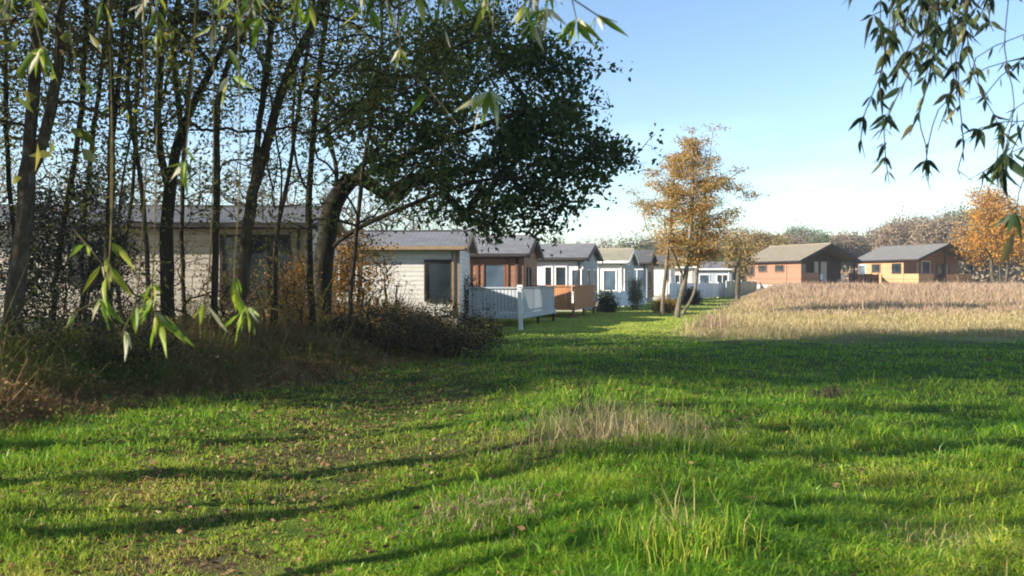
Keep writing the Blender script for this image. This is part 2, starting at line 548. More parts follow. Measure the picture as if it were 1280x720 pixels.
def leaves(P, D, L, W, rng, fold=0.25, rnd=None):
    """one folded pointed leaf per row"""
    n = len(P)
    D = unit(D)
    S = unit(np.cross(D, unit(rng.normal(0, 1, (n, 3)))))
    N = np.cross(S, D)
    mid = P + D * (L * 0.45)[:, None]
    hw = (W * 0.5)[:, None]
    up = N * (W * fold)[:, None]
    V = np.stack([P, mid - S * hw + up, P + D * L[:, None], mid + S * hw + up], 1).reshape(-1, 3)
    i = np.arange(n)[:, None] * 4
    F = np.concatenate([i + np.array([[0, 1, 2]]), i + np.array([[0, 2, 3]])])
    r = rng.uniform(0, 1, n) if rnd is None else rnd
    return V, F, np.repeat(r, 4)


def catmull(P, step):
    P = np.asarray(P, float)
    Q = np.vstack([2 * P[0] - P[1], P, 2 * P[-1] - P[-2]])
    out = []
    for i in range(1, len(Q) - 2):
        m = max(1, int(np.linalg.norm(Q[i + 1] - Q[i]) / step))
        for s in range(m):
            u = s / m
            out.append(0.5 * (2 * Q[i] + (Q[i + 1] - Q[i - 1]) * u + (2 * Q[i - 1] - 5 * Q[i] + 4 * Q[i + 1] - Q[i + 2]) * u * u
                              + (3 * Q[i] - Q[i - 1] - 3 * Q[i + 1] + Q[i + 2]) * u ** 3))
    out.append(Q[-2])
    return np.array(out)


class Skel:
    """tree skeleton: nodes with parents, grown towards target points"""

    def __init__(self, rng):
        self.rng = rng
        self.P = np.zeros((60000, 3))
        self.par = np.full(60000, -1, int)
        self.n = 0
        self.tips = []
        self.root_r = {}

    def add(self, p, par):
        i = self.n
        self.P[i] = p
        self.par[i] = par
        self.n += 1
        return i

    def nearest(self, p, lo=0):
        return lo + int(np.argmin(np.linalg.norm(self.P[lo:self.n] - p, axis=1)))

    def stem(self, pts, r=None, step=0.3, attach=False, wob=0.0, tip=False):
        C = catmull(pts, step)
        if wob:
            m = len(C)
            C[1:] += np.cumsum(self.rng.normal(0, wob, (m - 1, 3)), 0) * np.array([1, 1, 0.3])
        if attach:
            k = self.nearest(C[0])
            C = C[1:]
        else:
            k = -1
        ids = []
        for p in C:
            k = self.add(p, k)
            ids.append(k)
        if r:
            self.root_r[ids[0]] = r
        if tip:
            self.tips.append(k)
        return ids

    def reach(self, T, step=0.25, wob=0.04, zpen=0.6, zmin=-9, sag=0.0, maxlen=1e9):
        for tgt in T:
            A = self.P[:self.n]
            d = np.linalg.norm(A - tgt, axis=1) + zpen * np.maximum(0, A[:, 2] - tgt[2]) + 99 * (A[:, 2] < zmin)
            i = int(np.argmin(d))
            if d[i] > maxlen:
                continue
            p0 = self.P[i].copy()
            L = np.linalg.norm(tgt - p0)
            m = max(2, int(L / step))
            j = self.par[i]
            d0 = unit(p0 - self.P[j]) if j >= 0 else np.array([0, 0, 1.0])
            c = p0 + d0 * L * 0.28 + np.array([0, 0, L * 0.1])
            k = i
            for s in range(1, m + 1):
                u = s / m
                p = (1 - u) ** 2 * p0 + 2 * u * (1 - u) * c + u * u * tgt
                if s < m:
                    p = p + self.rng.normal(0, wob * L ** 0.5 * 0.6, 3)
                p[2] -= sag * u * u * L
                k = self.add(p, k)
            self.tips.append(k)

    def radii(self, rtip, rbase):
        n = self.n
        cnt = np.zeros(n)
        par = self.par
        has = np.zeros(n, bool)
        has[par[:n][par[:n] >= 0]] = True
        cnt[~has] = 1
        for i in range(n - 1, -1, -1):
            if par[i] >= 0:
                cnt[par[i]] += cnt[i]
        root = np.zeros(n, int)
        for i in range(n):
            root[i] = i if par[i] < 0 else root[par[i]]
        r = np.zeros(n)
        for ro in np.unique(root):
            rb = self.root_r.get(ro, rbase)
            c0 = cnt[ro]
            e = math.log(rb / rtip) / math.log(c0) if c0 > 1.5 else 0.0
            s = root == ro
            r[s] = rtip * cnt[s] ** e
        self.cnt, self.r = cnt, r
        return r

    def tubes(self, flare=0.0):
        n, par, cnt, r = self.n, self.par, self.cnt, self.r
        main = np.full(n, -1, int)
        best = np.zeros(n)
        for i in range(n):
            p = par[i]
            if p >= 0 and cnt[i] > best[p]:
                best[p] = cnt[i]
                main[p] = i
        Vs, Fs, off = [], [], 0
        for i in range(n):
            p = par[i]
            if p >= 0 and main[p] == i:
                continue
            ch = [] if p < 0 else [p]
            k = i
            while k >= 0:
                ch.append(k)
                k = main[k]
            if len(ch) < 2:
                continue
            C = self.P[ch]
            rr = r[ch].copy()
            if p >= 0:
                rr[0] = rr[1] if len(rr) > 1 else rr[0]
            rr[-1] *= 0.5
            if p < 0 and flare:
                z = C[:, 2] - C[0, 2]
                rr = rr * (1 + flare * np.exp(-z / 0.25))
            mx = rr.max()
            ns = 9 if mx > 0.07 else 6 if mx > 0.025 else 4 if mx > 0.008 else 3
            T = unit(np.gradient(C, axis=0))
            mt = np.abs(T.mean(0))
            ref = np.zeros(3)
            ref[int(np.argmin(mt))] = 1
            U = unit(np.cross(T, ref))
            W = np.cross(T, U)
            a = np.arange(ns) * 2 * np.pi / ns
            ring = C[:, None] + rr[:, None, None] * (U[:, None] * np.cos(a)[None, :, None] + W[:, None] * np.sin(a)[None, :, None])
            if mx > 0.04:
                ring += unit(ring - C[:, None]) * (rr[:, None] * self.rng.normal(0, 0.05, (len(C), ns)))[..., None]
            m = len(C)
            Vs.append(ring.reshape(-1, 3))
            g = off + np.arange(m * ns).reshape(m, ns)
            g2 = np.roll(g, -1, 1)
            Fs.append(np.stack([g[:-1], g2[:-1], g2[1:], g[1:]], -1).reshape(-1, 4))
            off += m * ns
        return np.concatenate(Vs), np.concatenate(Fs)


def ell(n, c, rad, rng, shell=0.5, zcut=None):
    """random points in an ellipsoid, biased to its outside"""
    d = unit(rng.normal(0, 1, (n, 3)))
    u = rng.uniform(0, 1, n) ** (1 / 3)
    u = u * (1 - shell) + shell * rng.uniform(0.55, 1, n) ** 0.6
    return np.asarray(c) + d * np.asarray(rad) * u[:, None]


def crown_leaves(sk, per, sig, L, W, rng, droop=0.3, flat=1.0, along=0, prune=0.0):
    T = sk.P[sk.tips]
    if along:
        extra = []
        for k in sk.tips:
            for _ in range(along):
                k = sk.par[k]
                if k < 0:
                    break
                extra.append(sk.P[k])
        if extra:
            T = np.vstack([T, np.array(extra)])
    if prune:
        T = T[rng.uniform(0, 1, len(T)) > prune]
    C = np.repeat(T, per, 0)
    n = len(C)
    o = rng.normal(0, 1, (n, 3)) * sig * np.array([1, 1, flat])
    D = unit(o) + rng.normal(0, 0.7, (n, 3)) + np.array([0, 0, -droop])
    base = np.repeat(rng.uniform(0, 1, len(T)), per)
    rn = np.clip(0.55 * rng.uniform(0, 1, n) + 0.45 * base, 0, 1)
    return leaves(C + o, D, L * rng.uniform(0.45, 1.45, n), W * rng.uniform(0.6, 1.4, n), rng, rnd=rn)


def make_tree(name, label, cat, sk, base, bark, leafm, rtip, rbase, lv, group=None, flare=0.35, crown='crown'):
    root = thing(name, label, cat, base, 0, group)
    sk.radii(rtip, rbase)
    V, F = sk.tubes(flare)
    b = np.array(base)
    link('trunk', mesh_np('trunk', V - b, [F], None, True), bark, root)
    if lv is not None:
        V, F, r = lv
        link(crown, mesh_np(crown, V - b, [F], {'rnd': r}), leafm, root)
    return root


# ---------------------------------------------------------------- stand of young trees at the edge
STAND = 'young trees in the stand beside the meadow'


def stand_tree(seed, Yd, stems, rads, label, bark='bark_dark', top=10.0, leafm='leaf_stand', targets=190, per=16, leafL=0.085, name='young_tree', low=3, spread=2.1):
    rng = np.random.default_rng(seed)
    sk = Skel(rng)
    tops = []
    base = None
    for si, (pts, r) in enumerate(zip(stems, rads)):
        C = []
        for j, (px, py) in enumerate(pts):
            dy = 0 if si == 0 else rng.uniform(-0.3, 0.3) * j
            C.append(at(px, py, Yd + dy))
        if si == 0 or r is not None:
            x0, y0, _ = C[0]
            C[0] = (x0, y0, gz(x0, y0) - 0.05)
            if base is None:
                base = (x0, y0, gz(x0, y0))
        e = np.array(C[-1]) - np.array(C[-2])
        e = unit(e)
        tz = (top + 1.5) * rng.uniform(0.85, 1.08)
        P = np.array(C[-1])
        while P[2] < tz:
            e = unit(e + rng.normal(0, 0.12, 3) + np.array([0, 0, 0.15]))
            P = P + e * 1.1
            C.append(tuple(P))
        ids = sk.stem(C, r * 0.74 if (si == 0 or r is not None) else None, 0.3, attach=(si > 0 and r is None), wob=0.012, tip=True)
        tops.append(sk.P[ids[-1]])
    T = []
    for tp in tops:
        c = np.array([tp[0], tp[1], (tp[2] + 3.3) / 2 + 0.2])
        T.append(ell(targets // len(tops) + 8, c, (spread, spread, (tp[2] - 3.0) / 2), rng, 0.2))
        T.append(ell(low, np.array([tops[0][0], tops[0][1], 3.0]), (spread * 0.9, spread * 0.9, 1.0), rng, 0.1))
    T = np.concatenate(T)
    # keep the ones close to the stems first
    T = T[np.argsort([np.min(np.linalg.norm(sk.P[:sk.n] - t, axis=1)) for t in T])]
    sk.reach(T, 0.2, 0.05, 0.9, zmin=2.2)
    # fine twigs
    tp = sk.P[sk.tips]
    m = len(tp) * 3
    fine = np.repeat(tp, 3, 0) + rng.normal(0, 0.38, (m, 3)) + np.array([0, 0, 0.1])
    sk.reach(fine, 0.14, 0.04, 0.4, zmin=1.5)
    lv = crown_leaves(sk, 9, 0.12, leafL, leafL * 0.5, rng, 0.5, along=1, prune=0.42)
    return make_tree(name, label, 'tree', sk, base, M[bark], M[leafm], 0.004, rads[0] * 0.74, lv, STAND)


t1 = stand_tree(1, 13.0, [[(2, 500), (14, 400), (35, 250), (45, 120), (58, 0)], [(38, 230), (70, 110), (80, 0)]], [0.17, None],
                'thick pale barked leaning tree at the very edge of the stand', 'bark_pale', 10.5)
t2 = stand_tree(2, 14.0, [[(143, 500), (136, 400), (135, 300), (138, 180), (128, 0)], [(138, 185), (148, 90), (158, 0)]], [0.08, None],
                'slender straight dark tree forking into two thin upright stems', 'bark_dark', 10)
t3 = stand_tree(3, 15.5, [[(207, 490), (210, 400), (208, 270), (224, 165), (262, 80), (302, 0)], [(212, 240), (196, 165), (200, 60), (205, 0)], [(226, 160), (217, 70), (222, 0)]], [0.155, None, None],
                'many stemmed dark tree with a thick limb leaning across', 'bark_dark', 10.5)
t4 = stand_tree(4, 16.0, [[(268, 480), (270, 380), (275, 200), (280, 110), (322, 0)]], [0.078],
                'thin single stem tree bending over at its top', 'bark_brown', 10.5, targets=80)
t5 = stand_tree(5, 15.5, [[(292, 490), (302, 375), (320, 220), (330, 110), (340, 0)], [(318, 240), (350, 125), (380, 60), (412, 0)]], [0.14, None],
                'brown trunked tree leaning with a long side limb', 'bark_brown', 10.5)
t6 = stand_tree(6, 18.0, [[(392, 440), (385, 330), (384, 240), (398, 100), (414, 0)], [(385, 250), (368, 180), (372, 60), (362, 0)]], [0.095, None],
                'dark slim tree standing close to the big evergreen oak', 'bark_dark', 11)
t7 = stand_tree(7, 17.0, [[(160, 470), (150, 330), (160, 200), (190, 0)], [(152, 330), (170, 220), (176, 90), (185, 0)]], [0.05, None],
                'spindly bare stem crossing behind the straight forked tree', 'bark_dark', 10.5, targets=90)
t8 = stand_tree(8, 15.0, [[(60, 480), (72, 330), (98, 200), (110, 90), (112, 0)], [(30, 470), (18, 330), (10, 180), (4, 0)]], [0.06, 0.06],
                'pair of thin stems behind the pale leaning trunk', 'bark_dark', 9.5)
t9 = stand_tree(9, 18.0, [[(232, 460), (228, 330), (232, 200), (250, 0)]], [0.06],
                'thin dark pole of a tree in front of the dark roofed lodge', 'bark_dark', 10.5, targets=90)

stand_tree(10, 16.5, [[(112, 470), (104, 330), (116, 200), (140, 60), (146, 0)]], [0.06], 'lone thin stem between the leaning pale trunk and the forked one', 'bark_dark', 10.5, targets=90)
stand_tree(11, 17.0, [[(346, 450), (344, 330), (352, 220), (340, 100), (352, 0)], [(345, 300), (366, 180), (384, 60), (392, 0)]], [0.06, None], 'thin forked stem beside the lodge window', 'bark_brown', 10.5, targets=110)
stand_tree(12, 14.5, [[(182, 480), (184, 360), (178, 240), (160, 110), (165, 0)]], [0.055], 'slight leaning stem right behind the forked straight tree', 'bark_brown', 10, targets=90)
stand_tree(13, 19.0, [[(436, 430), (440, 330), (452, 220), (470, 100), (476, 0)]], [0.07], 'thin tree growing up through the crown of the evergreen oak', 'bark_brown', 8, targets=40)

# more of the stand beyond the edge of the view, whose stems shade the meadow
for s, (tx, ty, src, rz) in enumerate([(-5.6, 4.9, t5, 1.0), (-6.4, 6.1, t3, 3.0), (-5.4, 3.6, t4, 3.6), (-7.4, 7.6, t5, 4.3), (-10.5, 9.6, t3, 2.0), (-13.0, 9.2, t5, 3.1), (-12.0, 11.5, t3, 4.4), (-15.5, 10.5, t1, 0.3), (-15.5, 14.0, t3, 5.4), (-13, 17.0, t5, 1.2), (-9.0, 10.6, t3, 0.7), (-8.6, 12.8, t5, 2.7), (-11.6, 8.4, t1, 1.7), (-9.6, 14.6, t3, 3.7), (-5.0, 5.7, t9, 2.0), (-6.2, 2.9, t2, 1.1)]):
    d = dup(src, (tx, ty, gz(tx, ty)), rz, 1.35 if tx > -8 else 1.0, 'young tree of the stand standing out of view beside the meadow', STAND)

# ---------------------------------------------------------------- big evergreen oak
rng = np.random.default_rng(21)
sk = Skel(rng)
YD = 20.0
bx, by, _ = at(402, 0, YD)
sk.stem([(bx, by, gz(bx, by) - 0.1), at(402, 400, YD), at(404, 330, YD), at(412, 275, YD)], 0.22, 0.3)
sk.stem([at(412, 275, YD), at(420, 215, YD), at(408, 150, YD + .3), at(440, 70, YD + .6)], None, 0.3, True, 0.01)
sk.stem([at(405, 320, YD), at(440, 290, YD - .3), at(520, 252, YD - .8), at(600, 225, YD - 1), at(690, 222, YD - 1)], None, 0.3, True, 0.012)
sk.stem([at(415, 250, YD), at(470, 190, YD + .4), at(540, 120, YD + .7), at(600, 70, YD + 1)], None, 0.3, True, 0.012)
sk.stem([at(440, 225, YD), at(540, 180, YD - .6), at(650, 140, YD - 1), at(720, 130, YD - .7)], None, 0.3, True, 0.012)
sk.stem([at(408, 330, YD), at(445, 260, YD + 1.2), at(500, 220, YD + 2), at(580, 180, YD + 2.4)], None, 0.3, True, 0.012)
s_ = YD / FPX
C1 = np.array(at(590, 140, YD))
T = np.concatenate([
    ell(98, C1, (178 * s_, 1.7, 118 * s_), rng, 0.35),
    ell(56, np.array(at(690, 195, YD)), (92 * s_, 1.3, 75 * s_), rng, 0.3),
    ell(32, np.array(at(505, 150, YD)), (110 * s_, 1.5, 108 * s_), rng, 0.2),
    ell(20, np.array(at(655, 262, YD)), (75 * s_, 1.3, 36 * s_), rng, 0.2),
    ell(14, np.array(at(540, 240, YD)), (80 * s_, 1.5, 40 * s_), rng, 0.2),
    ell(24, np.array(at(600, 55, YD)), (90 * s_, 1.5, 40 * s_), rng, 0.2),
])
T = T[np.argsort(np.linalg.norm(T - np.array(at(440, 230, YD)), axis=1))]
sk.reach(T, 0.22, 0.05, 0.5, zmin=1.4)
tp = sk.P[sk.tips]
main_tips = list(sk.tips)
fine = np.repeat(tp, 4, 0) + rng.normal(0, 0.34, (len(tp) * 4, 3)) * np.array([1.2, 1.2, 0.75])
sk.reach(fine, 0.14, 0.03, 0.3, zmin=1.4)
sk_all = sk.tips
sk.tips = main_tips
lv1 = crown_leaves(sk, 72, 0.19, 0.13, 0.088, rng, 0.1, flat=0.7)
sk.tips = [t_ for t_ in sk_all if t_ not in set(main_tips)]
lv2 = crown_leaves(sk, 10, 0.09, 0.115, 0.075, rng, 0.15, prune=0.4)
sk.tips = sk_all
lv = (np.vstack([lv1[0], lv2[0]]), np.vstack([lv1[1], lv2[1] + len(lv1[0])]), np.concatenate([lv1[2], lv2[2]]))
make_tree('evergreen_oak', 'large dark evergreen oak with a broad dense rounded crown', 'tree', sk, (bx, by, gz(bx, by)), M['bark_dark'], M['leaf_oak'], 0.006, 0.22, lv)

# ---------------------------------------------------------------- larch on the path
rng = np.random.default_rng(31)
sk = Skel(rng)
YL = 38.0
bx, by, _ = at(846, 0, YL)
m1 = sk.stem([(bx, by, gz(bx, by) - 0.1), at(849, 380, YL), at(858, 345, YL), at(864, 290, YL), at(868, 230, YL), at(866, 162, YL)], 0.115, 0.3, wob=0.008, tip=True)
m2 = sk.stem([at(860, 335, YL), at(872, 290, YL + .5), at(882, 240, YL + .6), at(893, 162, YL + .6)], None, 0.3, True, wob=0.008, tip=True)
bx2, by2, _ = at(828, 0, YL + 1.0)
m3 = sk.stem([(bx2, by2, gz(bx2, by2) - 0.1), at(829, 370, YL + 1), at(834, 320, YL + 1), at(840, 250, YL + 1), at(843, 200, YL + 1)], 0.08, 0.3, wob=0.008, tip=True)
sk.stem([at(856, 350, YL), at(840, 315, YL - .3), at(826, 290, YL - .5)], None, 0.3, True, tip=True)
bx3, by3, _ = at(850, 0, YL + 2.0)
sk.stem([(bx3, by3, gz(bx3, by3) - 0.1), at(866, 370, YL + 2), at(872, 340, YL + 2), at(878, 290, YL + 2), at(884, 240, YL + 2)], 0.06, 0.3, wob=0.008, tip=True)
s_ = YL / FPX
T = []
for py in np.arange(178, 328, 6.5):
    f = np.interp(py, [165, 188, 215, 245, 290, 330], [0.10, 0.24, 0.62, 1.0, 0.85, 0.4])
    for _ in range(int(4 + 13 * f)):
        a = rng.uniform(0, 2 * np.pi)
        rr = f * 62 * s_ * rng.choice([rng.uniform(0.15, 0.7), rng.uniform(0.6, 1.2)])
        c = np.array(at(868 - 6 * f, py + rng.normal(0, 2.0), YL + 0.6))
        T.append(c + np.array([math.cos(a) * rr, math.sin(a) * rr * 0.9, rng.normal(0, 0.1) + 0.08 * rr]))
T += [np.array(at(938, 241, YL)), np.array(at(925, 213, YL)), np.array(at(930, 244, YL - .2)), np.array(at(802, 252, YL)), np.array(at(806, 262, YL))]
T = np.array(T)
T = T[np.argsort(np.hypot(T[:, 0] - bx, T[:, 1] - by))]
sk.reach(T, 0.2, 0.025, 0.15, zmin=1.7, sag=0.06)
tp = sk.P[sk.tips]
fine = np.repeat(tp, 2, 0) + rng.normal(0, 1, (len(tp) * 2, 3)) * np.array([0.28, 0.28, 0.07])
sk.reach(fine, 0.14, 0.02, 0.1, zmin=1.8)
lv = crown_leaves(sk, 12, 0.17, 0.12, 0.045, rng, 0.25, flat=0.45, along=2, prune=0.22)
make_tree('larch', 'golden autumn larch with bare crooked trunks standing alone on the path', 'tree', sk, (bx, by, gz(bx, by)), M['bark_larch'], M['leaf_larch'], 0.008, 0.16, lv)


# ---------------------------------------------------------------- trees further off
def round_tree(seed, name, label, loc, hgt, wid, trunk_h, leafm, bark='bark_far', ntar=120, per=14, leaf=0.3, group=None, prune=0.1, sig=0.3, stems=1, rtip=0.015, thin=2):
    rng = np.random.default_rng(seed)
    sk = Skel(rng)
    x, y, z = loc
    for s in range(stems):
        ox = (s - (stems - 1) / 2) * 0.5
        sk.stem([(x + ox, y, z - 0.1), (x + ox * 1.5 + rng.normal(0, .1), y, z + trunk_h), (x + ox * 2.4 + rng.normal(0, .25), y + rng.normal(0, .25), z + hgt * 0.8)], 0.03 * hgt / stems ** 0.5, 0.4, wob=0.02, tip=True)
    cz = z + trunk_h + (hgt - trunk_h) * 0.5
    T = [ell(ntar // 2, (x, y, cz), (wid * 0.45, wid * 0.45, (hgt - trunk_h) * 0.48), rng, 0.3)]
    for _ in range(6):
        c = np.array([x, y, cz]) + rng.normal(0, 1, 3) * np.array([wid * 0.22, wid * 0.22, (hgt - trunk_h) * 0.2])
        T.append(ell(ntar // 12, c, np.array([wid * 0.2, wid * 0.2, hgt * 0.16]), rng, 0.2))
    T = np.concatenate(T)
    T = T[np.argsort(np.linalg.norm(T - np.array([x, y, z + trunk_h]), axis=1))]
    sk.reach(T, 0.4, 0.06, 0.8, zmin=z + trunk_h * 0.6)
    tp = sk.P[sk.tips]
    if thin:
        fine = np.repeat(tp, thin, 0) + rng.normal(0, wid * 0.06, (len(tp) * thin, 3)) + np.array([0, 0, wid * 0.02])
        sk.reach(fine, 0.3, 0.03, 0.3, zmin=z + trunk_h * 0.6)
    lv = crown_leaves(sk, per, sig, leaf, leaf * 0.6, rng, 0.2, prune=prune) if per else None
    return make_tree(name, label, 'tree', sk, loc, M[bark], M[leafm] if leafm else None, rtip, 0.03 * hgt, lv, group)


def far_spot(px, Yd):
    X_ = (px - 640) / FPX * Yd
    return (X_, Yd, gz(X_, Yd))


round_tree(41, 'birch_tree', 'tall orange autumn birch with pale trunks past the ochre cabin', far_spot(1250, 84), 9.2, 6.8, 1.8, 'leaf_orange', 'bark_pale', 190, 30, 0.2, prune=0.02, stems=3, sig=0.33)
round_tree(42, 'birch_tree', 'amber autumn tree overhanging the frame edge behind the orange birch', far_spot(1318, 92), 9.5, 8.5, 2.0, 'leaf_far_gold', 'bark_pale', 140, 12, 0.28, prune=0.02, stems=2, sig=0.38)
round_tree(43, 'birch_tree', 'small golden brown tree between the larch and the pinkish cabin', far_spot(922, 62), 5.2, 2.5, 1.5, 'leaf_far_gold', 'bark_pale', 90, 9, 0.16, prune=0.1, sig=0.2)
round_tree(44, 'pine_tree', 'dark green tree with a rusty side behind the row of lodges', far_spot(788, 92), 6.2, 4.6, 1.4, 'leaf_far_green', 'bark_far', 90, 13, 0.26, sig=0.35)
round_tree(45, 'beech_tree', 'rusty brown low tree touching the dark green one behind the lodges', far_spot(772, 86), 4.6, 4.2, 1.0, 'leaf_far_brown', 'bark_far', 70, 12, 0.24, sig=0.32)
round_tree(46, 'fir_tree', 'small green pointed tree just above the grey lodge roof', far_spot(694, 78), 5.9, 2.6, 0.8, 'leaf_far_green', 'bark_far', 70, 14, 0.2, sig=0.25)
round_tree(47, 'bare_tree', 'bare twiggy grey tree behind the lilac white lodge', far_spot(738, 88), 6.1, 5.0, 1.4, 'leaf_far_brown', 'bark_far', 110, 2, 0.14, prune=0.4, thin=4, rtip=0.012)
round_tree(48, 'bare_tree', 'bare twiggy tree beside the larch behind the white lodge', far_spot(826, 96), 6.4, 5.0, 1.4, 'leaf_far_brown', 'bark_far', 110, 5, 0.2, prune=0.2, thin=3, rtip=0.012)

# tree line beyond the cabins
PROT = []
for s, (leafm, hgt, wid, per, nm) in enumerate([('leaf_far_brown', 9, 8.5, 7, 'woodland_tree'), ('leaf_far_green', 9.5, 8, 9, 'woodland_tree'), ('leaf_far_gold', 8.5, 8, 9, 'woodland_tree'), ('leaf_far_brown', 10.5, 9.0, 3, 'bare_tree')]):
    PROT.append((leafm, hgt, wid, per, nm, s))
FARL = {0: 'hazy brown tree in the distant wood behind the cabins', 1: 'hazy grey green tree in the distant wood behind the cabins',
        2: 'muted gold tree in the distant wood behind the cabins', 3: 'bare grey tree in the distant wood behind the cabins'}
rngf = np.random.default_rng(77)
made = {}
line = [(905, 150, 1), (938, 150, 0), (962, 138, 2), (985, 150, 0), (1008, 160, 1), (1030, 145, 1), (1052, 150, 0), (1075, 160, 1), (1098, 170, 3), (1118, 150, 3), (1140, 140, 0), (1160, 150, 1),
        (1180, 128, 0), (1200, 135, 1), (1222, 140, 0), (1250, 150, 3), (1285, 150, 0), (1330, 150, 2), (1390, 150, 1), (1455, 150, 0),
        (950, 185, 3), (995, 190, 1), (1060, 190, 0), (1120, 190, 1), (880, 150, 0), (850, 160, 1), (815, 160, 0), (775, 165, 3)]
for i, (px, Yd, kd) in enumerate(line):
    loc = far_spot(px + rngf.uniform(-4, 4), Yd)
    ht = np.interp(px, [780, 930, 1000, 1080, 1140, 1190, 1260], [7.0, 7.6, 7.4, 7.0, 9.6, 10.2, 9.0]) * 1.13 * Yd / 150 * rngf.uniform(0.92, 1.08)
    leafm, hgt, wid, per, nm, s = PROT[kd]
    if kd not in made:
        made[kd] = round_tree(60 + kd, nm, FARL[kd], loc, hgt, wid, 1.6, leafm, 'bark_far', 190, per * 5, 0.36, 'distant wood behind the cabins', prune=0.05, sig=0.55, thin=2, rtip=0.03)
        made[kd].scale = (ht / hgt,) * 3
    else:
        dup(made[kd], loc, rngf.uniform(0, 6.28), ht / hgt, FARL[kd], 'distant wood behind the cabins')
rng = np.random.default_rng(91)
n = 42000
sx, sy = rng.uniform(-30, 160, n), rng.uniform(122, 175, n)
sz = ground(sx, sy) + rng.beta(1.2, 1.6, n) * (2.3 + 0.9 * vnoise(sx, sy, 6.0))
V, F, r = leaves(np.stack([sx, sy, sz], -1), rng.normal(0, 1, (n, 3)), rng.uniform(0.35, 0.7, n), rng.uniform(0.2, 0.4, n), rng)
tag(link('scrub', mesh_np('scrub', V, [F], {'rnd': r}), M['leaf_far_brown']), 'low brown scrub filling the foot of the distant wood', 'scrub', kind='stuff')
# bare trees behind the lodges, seen through the stand
bt = None
for i, (px, Yd, sc) in enumerate([(60, 52, 1.0), (150, 58, 1.1), (250, 50, 0.95), (345, 60, 1.05), (440, 62, 0.95), (515, 66, 0.9), (-60, 55, 1.1), (600, 74, 0.85)]):
    loc = far_spot(px, Yd)
    lab = 'bare twiggy tree seen through the stand behind the lodges'
    if bt is None:
        bt = round_tree(71, 'bare_tree', lab, loc, 9.5, 8.5, 2.0, 'leaf_far_brown', 'bark_far', 150, 4, 0.13, 'bare trees behind the lodges', prune=0.3, thin=4, rtip=0.012, sig=0.25)
    else:
        dup(bt, loc, i * 1.3, sc, lab, 'bare trees behind the lodges')


# ---------------------------------------------------------------- shrubs
def shrub(seed, name, label, c, rad, leafm, n=60, per=40, leaf=0.07, sig=0.12, bark='bark_dark', cat='bush', rtip=0.004, thin=2, prune=0.0, group=None, wl=0.55):
    rng = np.random.default_rng(seed)
    sk = Skel(rng)
    x, y = c
    z = gz(x, y)
    for s in range(5):
        a = rng.uniform(0, 6.28)
        sk.stem([(x + 0.15 * math.cos(a), y + 0.15 * math.sin(a), z - 0.05), (x + rad[0] * 0.3 * math.cos(a), y + rad[1] * 0.3 * math.sin(a), z + rad[2] * 0.9)], 0.03, 0.2, wob=0.02, tip=True)
    T = ell(n, (x, y, z + rad[2] * 0.95), rad, rng, 0.35)
    T[:, 2] = np.maximum(T[:, 2], z + 0.08)
    T = T[np.argsort(np.linalg.norm(T - np.array([x, y, z + 0.2]), axis=1))]
    sk.reach(T, 0.15, 0.05, 0.4)
    tp = sk.P[sk.tips]
    if thin:
        fine = np.repeat(tp, thin, 0) + rng.normal(0, min(rad) * 0.16, (len(tp) * thin, 3))
        sk.reach(fine, 0.12, 0.03, 0.2)
    lv = crown_leaves(sk, per, sig, leaf, leaf * wl, rng, 0.2, prune=prune) if per else None
    return make_tree(name, label, cat, sk, (x, y, z), M[bark], M[leafm], rtip, 0.03, lv, group, flare=0, crown='foliage')


def spot(px, Yd):
    return ((px - 640) / FPX * Yd, Yd)


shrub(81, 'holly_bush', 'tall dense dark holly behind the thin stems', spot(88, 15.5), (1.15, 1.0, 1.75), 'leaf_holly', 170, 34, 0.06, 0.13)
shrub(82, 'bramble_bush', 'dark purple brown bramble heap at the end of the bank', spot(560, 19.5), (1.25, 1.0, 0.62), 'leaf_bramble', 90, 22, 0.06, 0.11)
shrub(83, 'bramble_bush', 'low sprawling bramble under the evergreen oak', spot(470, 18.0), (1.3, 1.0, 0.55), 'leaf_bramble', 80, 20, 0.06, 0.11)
shrub(84, 'beech_bush', 'gold and orange leaved beech bush in front of the dark window', spot(368, 18.2), (0.42, 0.5, 0.95), 'leaf_gold', 45, 16, 0.07, 0.12)
shrub(85, 'beech_bush', 'brown gold bush behind the trunk of the evergreen oak', spot(440, 21.5), (0.95, 0.8, 1.35), 'leaf_gold', 110, 17, 0.075, 0.15, prune=0.1)
shrub(86, 'thorn_bush', 'tangled leafless grey brown thorn bush below the dark lodge', spot(215, 16.5), (1.7, 0.8, 1.15), 'leaf_under', 170, 8, 0.05, 0.1, thin=3, bark='bark_brown', prune=0.3)
shrub(87, 'thorn_bush', 'twiggy brown thorn bush between two brown trunks', spot(325, 17.5), (1.1, 0.7, 0.95), 'leaf_under', 130, 8, 0.05, 0.1, thin=3, bark='bark_brown', prune=0.2)
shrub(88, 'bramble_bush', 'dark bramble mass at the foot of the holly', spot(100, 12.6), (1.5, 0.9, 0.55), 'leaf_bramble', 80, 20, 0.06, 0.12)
shrub(89, 'conifer_bush', 'narrow upright green garden conifer before the blue grey lodge', spot(794, 47), (0.32, 0.32, 0.85), 'leaf_far_green', 50, 18, 0.08, 0.1)
shrub(90, 'garden_bush', 'dark clipped garden bush near the end of the orange deck', spot(758, 44), (0.42, 0.4, 0.5), 'leaf_holly', 50, 22, 0.09, 0.13)
shrub(91, 'garden_bush', 'dark round bush beyond the larch trunks', spot(862, 58), (0.55, 0.5, 0.42), 'leaf_holly', 50, 24, 0.12, 0.16)
shrub(92, 'garden_bush', 'rust coloured low bush beside the thinner larch trunk', spot(832, 43), (0.7, 0.5, 0.3), 'leaf_gold', 45, 14, 0.09, 0.12)
